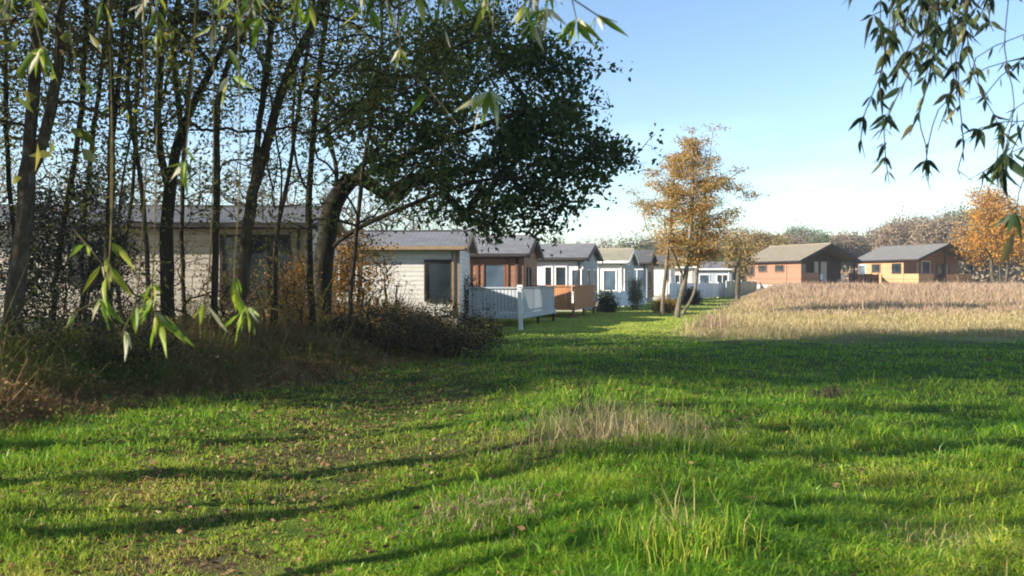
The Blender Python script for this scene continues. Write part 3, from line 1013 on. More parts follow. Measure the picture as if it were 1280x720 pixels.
shrub(93, 'garden_bush', 'red leaved plant on the porch of the brown lodge', spot(582, 33.6), (0.45, 0.4, 1.0), 'leaf_bramble', 50, 10, 0.09, 0.13)
shrub(94, 'laurel_bush', 'dark broad laurel behind the far blue grey lodge', spot(903, 92), (2.3, 1.5, 1.75), 'leaf_oak', 70, 24, 0.26, 0.4)
shrub(95, 'bare_sapling', 'thin bare sapling against the white lodge wall', spot(488, 25), (0.5, 0.4, 1.25), 'leaf_bramble', 14, 0, thin=1, bark='bark_dark', cat='sapling')

# ---------------------------------------------------------------- undergrowth on the bank
rng = np.random.default_rng(5)
n = 130000
y = rng.uniform(5, 26, n) ** 1.0
x = bank_edge(y) - np.abs(rng.gamma(1.2, 1.5, n)) + rng.normal(0, 0.15, n)
vis = (x > -0.62 * y - 3)
x, y = x[vis], y[vis]
dd = np.clip(bank_edge(y) - x, 0, 3)
h = (0.10 + 0.27 * np.minimum(dd, 2.0)) * (0.8 + 0.45 * vnoise(x, y, 0.9) + 0.45 * vnoise(x + 5, y - 2, 0.35)) * rng.uniform(0.3, 1.6, len(x)) * np.where(rng.uniform(0, 1, len(x)) < 0.03, 2.2, 1)
rn = np.clip(rng.uniform(0, 1, len(x)) * 0.6 + 0.3 * vnoise(x, y, 0.8) + 0.2 + 0.25 * np.exp(-dd / 0.6) - 0.45 * np.exp(-((y - 11.5) / 2.2) ** 2) * sstep(0.3, 1.2, dd), 0, 1)
V, q, t, r = blades(x, y, np.maximum(h, 0.04), 0.008 * np.maximum(1, y / 9), rng.uniform(0.4, 1.8, len(x)), rng, rn)
lx, ly = x[::2] + rng.normal(0, .08, len(x[::2])), y[::2]
lz = ground(lx, ly) + h[::2] * rng.uniform(0.1, 0.9, len(lx))
nl = len(lx)
V2, F2, r2 = leaves(np.stack([lx, ly, lz], -1), rng.normal(0, 1, (nl, 3)) * [1, 1, 0.5], rng.uniform(0.04, 0.08, nl), rng.uniform(0.02, 0.045, nl), rng)
V = np.vstack([V, V2])
me = mesh_np('undergrowth', V, [q, np.concatenate([t, F2 + len(r)])], {'rnd': np.concatenate([r, r2])})
tag(link('undergrowth', me, M['leaf_under']), 'tangled brown and olive undergrowth below the stand', 'undergrowth', kind='stuff')

# fallen leaves on the worn track and below the stand
n = 9000
y = rng.uniform(4.3, 20, n)
x = np.where(rng.uniform(0, 1, n) < 0.6, -2.0 + rng.normal(0, 1.2, n), rng.uniform(-6, 4, n))
keep = x > bank_edge(y) - 0.7
x, y = x[keep], y[keep]
n = len(x)
D = rng.normal(0, 1, (n, 3)) * [1, 1, 0.25]
V, F, r = leaves(np.stack([x, y, ground(x, y) + rng.uniform(0.005, 0.05, n)], -1), D, rng.uniform(0.03, 0.07, n), rng.uniform(0.015, 0.035, n), rng)
tag(link('fallen_leaves', mesh_np('fallen_leaves', V, [F], {'rnd': r}), M['litter']), 'brown fallen leaves scattered over the worn grass', 'leaves', kind='stuff')


# ---------------------------------------------------------------- tufts in the meadow
def tuft(name, label, px, py, hgt, rad, n, mat, seed, wid=0.006, lean=0.6):
    rng = np.random.default_rng(seed)
    Yd = CAM * FPX / (py - HZ)
    cx = (px - 640) / FPX * Yd
    x = cx + rng.normal(0, rad * 0.5, n)
    y = Yd + rng.normal(0, rad * 0.5, n)
    h = hgt * rng.uniform(0.35, 1.1, n)
    V, q, t, r = blades(x, y, h, np.full(n, wid), rng.uniform(0.05, lean, n), rng)
    b = np.array([cx, Yd, gz(cx, Yd)])
    o = link(name, mesh_np(name, V - b, [q, t], {'rnd': r}), mat)
    o.location = b
    return tag(o, label, 'grass tuft')


tuft('grass_tuft', 'spreading tuft of pale dry bents in the middle of the meadow', 772, 566, 0.40, 0.85, 1300, M['straw'], 1, 0.0045, 2.0)
tuft('weed_tuft', 'tall thin dark dead weed rising above the dry bents', 735, 530, 0.7, 0.3, 22, M['dead'], 2, 0.007, 0.5)
tuft('grass_tuft', 'upright clump of bleached grass stalks near the camera', 850, 728, 0.40, 0.16, 26, M['straw'], 3, 0.009, 0.45)
tuft('grass_tuft', 'thick dark green grass clump around the bleached stalks', 852, 735, 0.26, 0.35, 700, M['grass'], 4, 0.007, 0.7)
tuft('grass_tuft', 'dull brown flattened tussock beside the dry bents', 690, 592, 0.2, 0.8, 600, M['dead'], 11, 0.005, 1.7)
tuft('weed_tuft', 'small purple brown dock in the shaded grass', 1040, 500, 0.24, 0.25, 90, M['dead'], 5, 0.012, 0.8)
tuft('grass_tuft', 'low straw coloured tussock in the shady corner of the meadow', 1188, 690, 0.16, 0.42, 320, M['straw'], 6, 0.006, 1.8)
tuft('weed_tuft', 'reddish brown dead weeds on the edge of the mown path', 892, 412, 0.75, 0.8, 220, M['weeds'], 7, 0.02, 0.7)
tuft('grass_tuft', 'grey brown dry tussock low in the grass before the dry bents', 600, 660, 0.16, 0.4, 420, M['weeds'], 8, 0.006, 1.8)


# ---------------------------------------------------------------- buildings
def window(parent, face, c, w, z0, h, frame='white', pane='glass', mull=1, off=0.0, name='window'):
    """face 'side': on the plane y=-off; 'end': on the plane x=off"""
    fb, pb = MB(), MB()
    t, d = 0.07, 0.06

    def bx(m, a0, a1, b0, b1, p0, p1):
        if face == 'side':
            m.box(a0, a1, -off - p1, -off - p0, b0, b1)
        else:
            m.box(off + p0, off + p1, a0, a1, b0, b1)
    a0, a1 = c - w / 2, c + w / 2
    bx(fb, a0, a1, z0 - t, z0, 0.003, d + 0.02)
    bx(fb, a0, a1, z0 + h, z0 + h + t, 0.003, d)
    bx(fb, a0 - t, a0, z0 - t, z0 + h + t, 0.003, d)
    bx(fb, a1, a1 + t, z0 - t, z0 + h + t, 0.003, d)
    for k in range(1, mull):
        m = a0 + w * k / mull
        bx(fb, m - 0.03, m + 0.03, z0 + 0.002, z0 + h - 0.002, 0.003, d - 0.008)
    bx(pb, a0 + 0.002, a1 - 0.002, z0 + 0.002, z0 + h - 0.002, 0.004, 0.02)
    f = fb.build(name, M[frame], parent)
    pb.build('pane', M[pane], f)
    return f


def lodge(name, label, px, Yd, rot, L, W, eave, ridge, wall, roof, trim, zb=None, skirt=0.35, wins=(), ends=(), porch=0.0, over=0.28, cat='lodge', group=None, endwall=None, tie=True):
    x, y = spot(px, Yd)
    z = gz(x, y) if zb is None else zb
    root = thing(name, label, cat, (x, y, z), R(rot), group)
    MB().box(-L + 0.06, -porch - 0.06, 0.06, W - 0.06, -0.3, skirt).build('skirt', M['concrete'], root)
    x1 = -porch
    sl = (ridge - eave) / (W / 2)
    MB().prism([(0, skirt), (W, skirt), (W, eave - 0.005), (W / 2, ridge - 0.005), (0, eave - 0.005)], -L, x1).build('wall', M[wall], root)
    if endwall:
        MB().prism([(0.02, skirt + 0.01), (W - 0.02, skirt + 0.01), (W - 0.02, eave - 0.02), (W / 2, ridge - 0.04), (0.02, eave - 0.02)], x1 + 0.003, x1 + 0.03).build('gable', M[endwall], root)
    e = eave - over * sl
    th = 0.12
    yz = [(-over, e), (W / 2, ridge), (W + over, e), (W + over, e + th), (W / 2, ridge + th), (-over, e + th)]
    rf = MB().prism(yz, -L - over, over).build('roof', M[roof], root)
    MB().box(-L - over, over, W / 2 - 0.09, W / 2 + 0.09, ridge + th - 0.03, ridge + th + 0.05).build('ridge_cap', M[roof], rf)
    fb = MB()
    fb.box(-L - over, over, -over - 0.03, -over - 0.003, e - 0.06, e + th - 0.01)
    MB().prism([(-over - 0.03, e - 0.13), (W / 2, ridge - 0.13), (W + over + 0.03, e - 0.13), (W + over + 0.03, e + th - 0.015), (W / 2, ridge + th - 0.015), (-over - 0.03, e + th - 0.015)], over + 0.003, over + 0.035).build('bargeboard', M[trim], root)
    fb.build('fascia', M[trim], root)
    gb = MB().box(-L, over - 0.05, -over - 0.13, -over - 0.033, e - 0.02, e + 0.06)
    gb.build('gutter', M[trim], root)
    MB().box(-L + 0.12, -L + 0.19, -0.075, -0.004, skirt - 0.1, e + 0.02).box(-L + 0.12, -L + 0.19, -over - 0.03, -0.076, e - 0.06, e + 0.01).build('downpipe', M[trim], root)
    if not porch:
        MB().box(-0.26, -0.19, -0.075, -0.004, skirt - 0.1, e - 0.065).build('downpipe', M[trim], root)
    for w_ in wins:
        window(root, 'side', *w_)
    for w_ in ends:
        window(root, 'end', *w_, off=x1 + (0.03 if endwall else 0))
    return root


def corner_posts(root, L, skirt, eave, mat, xs=(0.0,), w=0.1):
    for x in xs:
        MB().box(x - w, x + 0.02, -0.02, -0.004, skirt, eave - 0.02).build('corner_post', M[mat], root)


# the row of lodges along the path
h1 = lodge('lodge', 'long cream boarded lodge with dark low roof behind the stand', 384, 23.5, 3, 13, 5.5, 2.82, 3.4, 'cream_boards', 'roof_dark', 'trim_dark',
           wins=[(-1.35, 1.7, 0.75, 1.75, 'trim_dark', 'glass', 3), (-5.6, 1.0, 1.3, 1.0, 'trim_dark', 'glass', 2)])
h2 = lodge('lodge', 'white boarded lodge with grey roof and one dark tall window', 574, 31.5, -2, 12, 4.6, 2.8, 3.38, 'white_boards', 'roof_grey', 'trim_tan',
           wins=[(-0.75, 0.85, 0.95, 1.35, 'trim_dark', 'glass', 1), (-4.3, 1.2, 1.2, 1.1, 'white', 'glass', 2)])
MB().box(-0.12, 0.02, -0.03, -0.004, 0.35, 2.8).build('corner_post', M['trim_tan'], h2)
h3 = lodge('lodge', 'reddish brown timber lodge with glazed porch doors', 654, 37.5, -9, 11, 4.4, 2.7, 3.45, 'brown_boards', 'roof_grey', 'trim_dark',
           wins=[(-1.25, 0.85, 0.5, 1.75, 'trim_brown', 'glass_blue', 1, 0, 'door'), (-2.6, 0.5, 0.9, 1.3, 'trim_tan', 'curtain', 1), (-3.3, 0.5, 0.9, 1.3, 'trim_tan', 'glass_blue', 1)],
           ends=[(1.4, 0.9, 0.9, 1.2, 'trim_dark', 'glass')], endwall='brown_boards')
for a_ in (-0.35, -2.05, -0.75):
    MB().box(a_, a_ + 0.12, -0.05, -0.004, 0.35, 2.66).build('post', M['trim_brown'], h3)
h4 = lodge('lodge', 'lilac white lodge with slate roof and a dark open curtained door', 729, 45, -15, 11, 4.2, 2.72, 3.38, 'lilac_boards', 'roof_grey', 'trim_dark',
           wins=[(-1.15, 0.5, 0.55, 1.7, 'white', 'glass', 1, 0, 'door'), (-1.8, 0.32, 0.55, 1.7, 'white', 'glass', 1), (-0.35, 0.42, 1.0, 1.1, 'white', 'glass_blue', 1)],
           ends=[(1.2, 0.9, 1.0, 1.1, 'white', 'glass_blue'), (3.0, 0.8, 1.0, 1.1, 'white', 'glass_blue')], endwall='grey_boards')
h5 = lodge('lodge', 'pale blue lodge with sage roof and white framed windows', 781, 53, -15, 11, 4.2, 2.72, 3.42, 'white_boards', 'roof_tan', 'white',
           wins=[(-0.9, 0.7, 1.0, 1.15, 'white', 'glass_blue', 1), (-1.7, 0.12, 0.5, 2.0, 'white', 'glass_blue', 1)],
           ends=[(1.2, 0.9, 1.0, 1.1, 'white', 'glass_blue')], endwall='grey_boards')
h6 = lodge('lodge', 'grey blue lodge with dark slate roof and dark gable', 809, 61, -15, 11, 4.2, 2.8, 3.55, 'grey_boards', 'roof_dark', 'trim_dark',
           wins=[(-0.7, 0.9, 0.5, 1.8, 'white', 'glass_blue', 2, 0, 'door')], ends=[(1.2, 0.9, 1.0, 1.1, 'trim_dark', 'glass')], endwall='brown_boards')
h7 = lodge('lodge', 'bright white lodge end glimpsed between the larch trunks', 838, 71, -15, 11, 4.2, 2.85, 3.5, 'white_boards', 'roof_dark', 'trim_dark', endwall='white_boards')
h8 = lodge('lodge', 'small cream lodge with paired windows behind the larch', 868, 80, -15, 9, 4.2, 2.8, 3.5, 'cream_boards', 'roof_tan', 'white',
           wins=[(-1.3, 0.8, 1.1, 0.95, 'white', 'glass', 2)], endwall='white_boards')
h9 = lodge('lodge', 'farthest blue grey lodge at the end of the path', 914, 88, -18, 9, 4.2, 2.7, 3.3, 'grey_boards', 'roof_grey', 'white',
           wins=[(-0.85, 1.0, 0.6, 1.5, 'white', 'glass', 2), (-2.6, 0.9, 0.9, 1.2, 'white', 'glass_blue', 1)], endwall='grey_boards')


# decks beside the path
def deck(name, label, px, Yd, rot, lx, ly, top, floor, panel, frame, leg, n_leg=3, gap=0.022):
    x, y = spot(px, Yd)
    root = thing(name, label, 'deck', (x, y, gz(x, y)), R(rot))
    MB().box(-lx, 0, 0, ly, floor - 0.12, floor).build('platform', M[frame], root)
    pitch = 0.125
    b1, b2 = MB(), MB()
    b1.box(-lx + 0.02, -0.06, 0.052, 0.07, floor + 0.1, floor + 0.17)
    b2.box(-0.07, -0.052, 0.075, ly - 0.02, floor + 0.1, floor + 0.17)
    for i in range(int((lx - 0.1) / pitch)):
        a0 = -lx + 0.03 + i * pitch
        b1.box(a0, a0 + pitch - gap, 0.02, 0.05, floor + 0.03 + 0.008 * (i % 3), top - 0.06)
    for i in range(int((ly - 0.12) / pitch)):
        a0 = 0.08 + i * pitch
        b2.box(-0.05, -0.02, a0, a0 + pitch - gap, floor + 0.03 + 0.008 * (i % 3), top - 0.06)
    b1.build('balustrade', M[panel], root)
    b2.build('balustrade', M[panel], root)
    MB().box(-lx, 0.03, -0.03, 0.07, top - 0.056, top).box(-0.07, 0.03, 0.074, ly, top - 0.056, top).build('handrail', M[frame], root)
    MB().box(-lx + 0.01, -0.01, -0.02, -0.004, floor - 0.13, floor + 0.05).box(0.004, 0.02, 0.0, ly, floor - 0.13, floor + 0.05).build('skirting', M[panel], root)
    for i in range(n_leg):
        yy = ly * i / (n_leg - 1)
        MB().box(-0.11, -0.02, max(0.03, yy - 0.1), max(0.03, yy - 0.1) + 0.09, -0.15, floor - 0.12).build('leg', M[leg], root)
    MB().box(-lx + 0.02, -lx + 0.11, 0.03, 0.12, -0.15, floor - 0.12).build('leg', M[leg], root)
    return root


deck('veranda_deck', 'raised grey veranda deck with boarded balustrade on short legs', 653, 29.5, -15, 1.9, 5.2, 1.34, 0.42, 'deck_grey', 'grey_boards', 'trim_dark')
deck('veranda_deck', 'rust orange veranda deck with solid boarded sides', 718, 37.5, -15, 1.9, 5.2, 1.38, 0.45, 'rust_boards', 'rust_boards', 'trim_brown', gap=0.008)
px_, py_ = spot(651, 28.6)
post = thing('marker_post', 'white painted wooden post leaning beside the grey deck', 'post', (px_, py_, gz(px_, py_)))
MB().box(-0.07, 0.07, -0.07, 0.07, -0.2, 1.4).build('shaft', M['white'], post, 0.012)
MB().prism([(-0.085, 1.401), (0.085, 1.401), (0.0, 1.46)], -0.085, 0.085).build('cap', M['white'], post)
post.rotation_euler = (0, R(-1.5), 0)


def fence(name, label, px0, Y0, px1, Y1, hgt, panel, postm, n):
    a, b = np.array(spot(px0, Y0)), np.array(spot(px1, Y1))
    d = b - a
    L = float(np.hypot(*d))
    root = thing(name, label, 'fence', (a[0], a[1], gz(*a)), math.atan2(d[1], d[0]))
    s = L / n
    for i in range(n):
        MB().box(i * s + 0.06, (i + 1) * s - 0.06, -0.02, 0.02, 0.08, hgt - 0.05 * (i % 2)).build('panel', M[panel], root)
    for i in range(n + 1):
        MB().box(i * s - 0.055, i * s + 0.055, -0.05, 0.05, -0.2, hgt + 0.08).build('post', M[postm], root)
    return root


fence('garden_fence', 'low bluish white board fence beyond the larch', 836, 68, 906, 82, 1.35, 'fence_white', 'white', 7)
fence('garden_fence', 'grey green board fence running up to the pinkish cabin', 908, 80, 945, 84, 1.5, 'fence_green', 'fence_green', 4)
fence('garden_fence', 'pale low board fence before the blue and dark gabled lodges', 752, 49, 806, 56, 0.95, 'fence_white', 'white', 5)

# cabins at the far side of the field
c1 = lodge('timber_cabin', 'pinkish timber cabin with mossy roof and dark gabled porch', 1001, 79, -67, 7.8, 6.4, 2.35, 3.75, 'pink_boards', 'roof_green', 'trim_dark', skirt=0.15, porch=1.9, over=0.35, cat='cabin', endwall='dark_boards',
           wins=[(-2.8, 1.1, 1.35, 0.55, 'trim_brown', 'glass', 1), (-5.2, 1.1, 1.35, 0.55, 'trim_brown', 'glass', 1), (-7.0, 1.1, 0.95, 0.95, 'trim_brown', 'glass', 2)],
           ends=[(1.6, 1.2, 0.9, 1.1, 'trim_brown', 'glass_blue', 1), (3.9, 1.5, 0.35, 1.9, 'trim_brown', 'curtain', 2)])
MB().box(-1.9, 0.0, 0.02, 6.38, -0.2, 0.14).build('porch_floor', M['dark_boards'], c1)
MB().box(-1.88, -0.0, 0.03, 0.11, 0.15, 2.3).build('porch_side', M['pink_boards'], c1)
MB().box(-0.08, 0.0, 0.13, 2.1, 0.15, 1.2).build('balustrade', M['pink_boards'], c1)
MB().box(-0.12, 0.0, 2.1, 2.22, 0.15, 2.75).build('porch_post', M['trim_dark'], c1)
MB().box(-0.12, 0, 6.2, 6.32, 0.15, 2.3).build('porch_post', M['trim_dark'], c1)
c2 = lodge('timber_cabin', 'ochre timber cabin with blue grey roof and deep porch', 1148, 84, -67, 7.6, 7.2, 2.6, 3.95, 'gold_boards', 'roof_blue', 'trim_dark', skirt=0.15, porch=1.8, over=0.4, cat='cabin', endwall='brown_boards',
           wins=[(-2.6, 1.0, 1.25, 0.85, 'trim_dark', 'glass', 1), (-5.2, 1.0, 1.35, 0.75, 'trim_brown', 'glass', 1), (-7.0, 0.8, 1.1, 0.95, 'white', 'glass_blue', 1)],
           ends=[(2.9, 1.0, 0.35, 2.0, 'white', 'glass_blue', 1), (5.2, 1.5, 0.9, 1.2, 'trim_brown', 'glass', 2)])
MB().box(-1.8, 0.0, 0.02, 7.18, -0.2, 0.14).build('porch_floor', M['dark_boards'], c2)
MB().box(-1.78, 0.0, 0.03, 0.11, 0.15, 1.15).box(-0.08, 0.0, 0.13, 2.0, 0.15, 1.15).build('balustrade', M['gold_boards'], c2)
MB().box(-0.08, 0.0, 3.6, 7.1, 0.15, 1.1).build('balustrade', M['gold_boards'], c2)
MB().box(-0.12, 0.0, 0.0, 0.12, 1.151, 2.55).build('porch_post', M['trim_dark'], c2)
MB().box(-0.12, 0, 3.45, 3.57, 0.15, 3.15).build('porch_post', M['trim_dark'], c2)
MB().box(-0.12, 0, 7.06, 7.18, 1.11, 2.55).build('porch_post', M['trim_dark'], c2)
fence('deck_fence', 'dark brown deck fence between the two timber cabins', 1062, 83, 1098, 88, 1.15, 'dark_boards', 'dark_boards', 4)


def garden_chair(x, y, z, rz, label):
    root = thing('garden_chair', label, 'chair', (x, y, z), rz, 'white chairs on the cabin porch')
    MB().box(-0.24, 0.24, -0.24, 0.24, 0.41, 0.45).build('seat', M['plastic_white'], root)
    MB().box(-0.24, 0.24, 0.2, 0.24, 0.452, 0.92).build('backrest', M['plastic_white'], root)
    for sx in (-1, 1):
        for sy in (-1, 1):
            MB().box(sx * 0.21 - 0.025, sx * 0.21 + 0.025, sy * 0.21 - 0.025, sy * 0.21 + 0.025, 0, 0.409).build('leg', M['plastic_white'], root)
    return root


def on(root, lx, ly, lz):
    a = root.rotation_euler[2]
    l = root.location
    return (l[0] + lx * math.cos(a) - ly * math.sin(a), l[1] + lx * math.sin(a) + ly * math.cos(a), l[2] + lz)


g1 = garden_chair(*on(c1, -0.6, 3.1, 0.141), R(40), 'white garden chair on the cabin porch nearer the balustrade')
g2 = dup(g1, on(c1, -0.6, 5.2, 0.141), R(-130), 1.0, 'white garden chair on the cabin porch nearer the open end')


# ---------------------------------------------------------------- willow boughs over the photographer
def willow(name, label, trunk, boughs, shoots, leafm, seed, Lm, rtrunk, bark='bark_brown'):
    """shoots: (depth, [(px,py)...], [(t0, t1, n, size_px)...]) : thin hanging shoots and where their leaves sit"""
    rng = np.random.default_rng(seed)
    sk = Skel(rng)
    sk.stem(trunk, rtrunk, 0.15)
    for b in boughs:
        sk.stem(b, None, 0.12, True, 0.004)
    P, D, L = [], [], []
    for Yd, pts, groups in shoots:
        W3 = [np.array(at(px, py, Yd)) for px, py in pts]
        k = sk.nearest(W3[0] + np.array([0, 0, 0.15]))
        lead = [sk.P[k].copy()]
        if np.linalg.norm(lead[0] - W3[0]) > 0.1:
            mid = (lead[0] + W3[0]) / 2 + np.array([0, 0, 0.1])
            lead.append(mid)
        ids = sk.stem(lead + W3, None, 0.05, True, 0.0, tip=True)
        # nodes that belong to the visible part
        start = int(np.argmin(np.linalg.norm(sk.P[ids] - W3[0], axis=1)))
        vis_ids = ids[start:]
        for (t0, t1, nl, szpx) in groups:
            for _ in range(int(round(nl * 1.45))):
                u = (rng.uniform(t0, t1) - abs(rng.normal(0, 0.05)) * (t1 > 0.95)) * (len(vis_ids) - 1)
                i = int(min(max(u, 1), len(vis_ids) - 1))
                p = sk.P[vis_ids[i]]
                tdir = unit(p - sk.P[vis_ids[i - 1]])
                side = np.array([rng.normal(0, 1), rng.normal(0, 0.8), 0])
                D.append(tdir * 0.25 + unit(side) * rng.uniform(0.15, 1.0) + np.array([0, 0, -rng.uniform(0.15, 1.1)]))
                P.append(p)
                L.append(0.9 * szpx / FPX * Yd * rng.uniform(0.5, 1.2))
    base = tuple(trunk[0])
    root = thing(name, label, 'tree', base)
    sk.radii(0.0024, rtrunk)
    V, F = sk.tubes(0.3)
    b = np.array(base)
    link('trunk', mesh_np('trunk', V - b, [F], None, True), M[bark], root)
    P, D, L = np.array(P), unit(np.array(D)), np.array(L)
    V, F, r = willow_leaves(P, D, L, rng, 1.35 if leafm == 'leaf_willow_shaded' else 1.1)
    link('crown', mesh_np('crown', V - b, [F], {'rnd': r}, True), M[leafm], root)
    return root


def willow_leaves(P, D, L, rng, broad=1.0):
    """long pointed leaves, curved and folded along the midrib, short stalk"""
    n = len(P)
    S = unit(np.cross(D, unit(rng.normal(0, 1, (n, 3)) + np.array([0, 1.5, 0]))))
    N = np.cross(S, D)
    ts = np.array([0.0, 0.10, 0.28, 0.5, 0.75, 1.0])
    ws = np.array([0.02, 0.06, 0.85, 1.0, 0.6, 0.0])
    wid = L * rng.uniform(0.13, 0.21, n) * broad
    curl = rng.normal(0, 0.38, n)
    tw = rng.normal(0, 1.1, n)
    cols = []
    for t_, w_ in zip(ts, ws):
        c = P + D * (L * t_)[:, None] + N * (curl * L * t_ * t_)[:, None] - np.array([0, 0, 1]) * (0.10 * L * t_ * t_)[:, None]
        ca, sa = np.cos(tw * t_)[:, None], np.sin(tw * t_)[:, None]
        Sd = S * ca + N * sa
        Nd = N * ca - S * sa
        hw = (wid * 0.5 * w_)[:, None]
        cols += [c - Sd * hw + Nd * hw * 0.35, c, c + Sd * hw + Nd * hw * 0.35]
    V = np.stack(cols, 1).reshape(-1, 3)
    m = len(ts) * 3
    i = np.arange(n)[:, None] * m
    F = []
    for s in range(len(ts) - 1):
        a = s * 3
        F.append(i + np.array([[a, a + 1, a + 4, a + 3]]))
        F.append(i + np.array([[a + 1, a + 2, a + 5, a + 4]]))
    return V, np.concatenate(F), np.repeat(rng.uniform(0, 1, n), m)


right_shoots = [
    (3.2, [(1102, -40), (1101, 0), (1100, 32), (1106, 65), (1100, 94), (1090, 119), (1080, 144), (1076, 173), (1081, 197)], [(0.15, 0.5, 13, 24), (0.5, 1.0, 13, 25)]),
    (3.25, [(1118, -40), (1108, 60), (1100, 108), (1105, 159), (1107, 195), (1112, 231)], [(0.2, 0.6, 8, 24), (0.65, 1.0, 12, 30)]),
    (3.4, [(1172, -40), (1170, 22), (1166, 87), (1148, 141), (1157, 180), (1159, 217)], [(0.1, 0.5, 10, 26), (0.62, 0.75, 1, 22), (0.95, 1.0, 4, 28)]),
    (3.4, [(1190, -40), (1192, 36), (1195, 108), (1173, 137), (1161, 177), (1157, 217), (1163, 238)], [(0.1, 0.45, 12, 26), (0.9, 1.0, 4, 28)]),
    (3.3, [(1212, -40), (1208, 30), (1200, 70), (1198, 108), (1202, 152), (1204, 188), (1197, 213), (1217, 227)], [(0.0, 0.4, 12, 28), (0.6, 0.75, 4, 24), (0.9, 1.0, 3, 22)]),
    (3.5, [(1245, -40), (1228, 14), (1210, 47), (1213, 83), (1231, 123), (1249, 159), (1246, 202), (1250, 222)], [(0.02, 0.3, 8, 24), (0.5, 1.0, 5, 22)]),
    (3.5, [(1330, 20), (1280, 43), (1242, 58), (1220, 72), (1213, 95), (1190, 120), (1172, 165)], [(0.3, 0.5, 3, 22), (0.9, 1.0, 3, 24)]),
    (3.5, [(1330, 50), (1290, 66), (1250, 96), (1232, 118), (1212, 125)], [(0.35, 0.55, 6, 24), (0.6, 1.0, 4, 24)]),
    (3.6, [(1330, 100), (1295, 118), (1270, 135), (1255, 165), (1240, 188)], [(0.4, 0.7, 3, 22), (0.85, 1.0, 4, 22)]),
    (3.6, [(1325, 110), (1285, 140), (1276, 165), (1260, 199), (1250, 231)], [(0.3, 0.7, 4, 26)]),
    (3.0, [(1262, -40), (1256, 60), (1268, 130), (1252, 205), (1248, 236)], [(0.0, 0.25, 8, 30), (0.9, 1.0, 12, 46)]),
    (3.0, [(1300, -40), (1296, 120), (1285, 210), (1274, 240), (1268, 290), (1264, 318)], [(0.55, 0.8, 6, 40), (0.93, 1.0, 5, 44)]),
    (2.2, [(1080, -60), (1072, -20), (1069, -4)], [(0.9, 1.0, 2, 46)]),
    (3.0, [(1150, -50), (1146, -10), (1135, 12)], [(0.4, 1.0, 8, 32)]),
    (3.1, [(1200, -50), (1196, -10), (1190, 20)], [(0.2, 1.0, 10, 30)]),
    (3.1, [(1232, -50), (1240, -10), (1236, 25), (1242, 40)], [(0.2, 1.0, 8, 28)]),
]
rs = random.Random(4)
right_shoots += [
    (3.4, [(1330, 60), (1280, 72), (1235, 84), (1200, 104), (1175, 128)], [(0.35, 0.95, 9, 28), (0.95, 1.0, 3, 30)]),
    (3.2, [(1330, 130), (1290, 150), (1255, 152), (1225, 160), (1205, 178)], [(0.35, 0.95, 8, 28), (0.95, 1.0, 4, 30)]),
    (3.5, [(1330, 165), (1296, 178), (1265, 190), (1230, 214), (1208, 226)], [(0.35, 0.95, 7, 28), (0.95, 1.0, 4, 30)]),
    (3.1, [(1240, -50), (1220, 10), (1180, 40), (1140, 62), (1112, 96)], [(0.3, 0.95, 10, 28), (0.95, 1.0, 3, 30)]),
]
for i in range(15):
    x0 = rs.uniform(1105, 1310)
    y1 = rs.uniform(20, 120) if i % 3 else rs.uniform(110, 190)
    dx = rs.uniform(-75, 30)
    right_shoots.append((rs.uniform(2.9, 3.8), [(x0, -50), (x0 + dx * 0.2, y1 * 0.3), (x0 + dx * 0.7 + rs.uniform(-8, 8), y1 * 0.7), (x0 + dx, y1)],
                         [(0.1, 0.7, int(3 + y1 / 18), 30), (0.8, 1.0, 4, 31)]))
willow('willow_tree', 'willow boughs, green leaves coloured as in shade, hanging into the sky above the cabins',
       [(3.3, 2.2, -0.1), (3.2, 2.3, 1.4), (3.05, 2.5, 2.6), (2.9, 2.7, 3.4)],
       [[(3.1, 2.45, 2.3), (2.7, 2.9, 2.85), (2.3, 3.2, 3.0), (1.8, 3.3, 3.05), (1.4, 3.2, 2.98)],
        [(3.05, 2.5, 2.55), (2.6, 3.2, 2.75), (2.25, 3.5, 2.75)],
        [(2.6, 3.0, 2.9), (2.0, 2.8, 3.1), (1.3, 2.2, 2.7), (0.95, 2.2, 2.55)]],
       right_shoots, 'leaf_willow_shaded', 51, 0.09, 0.1)

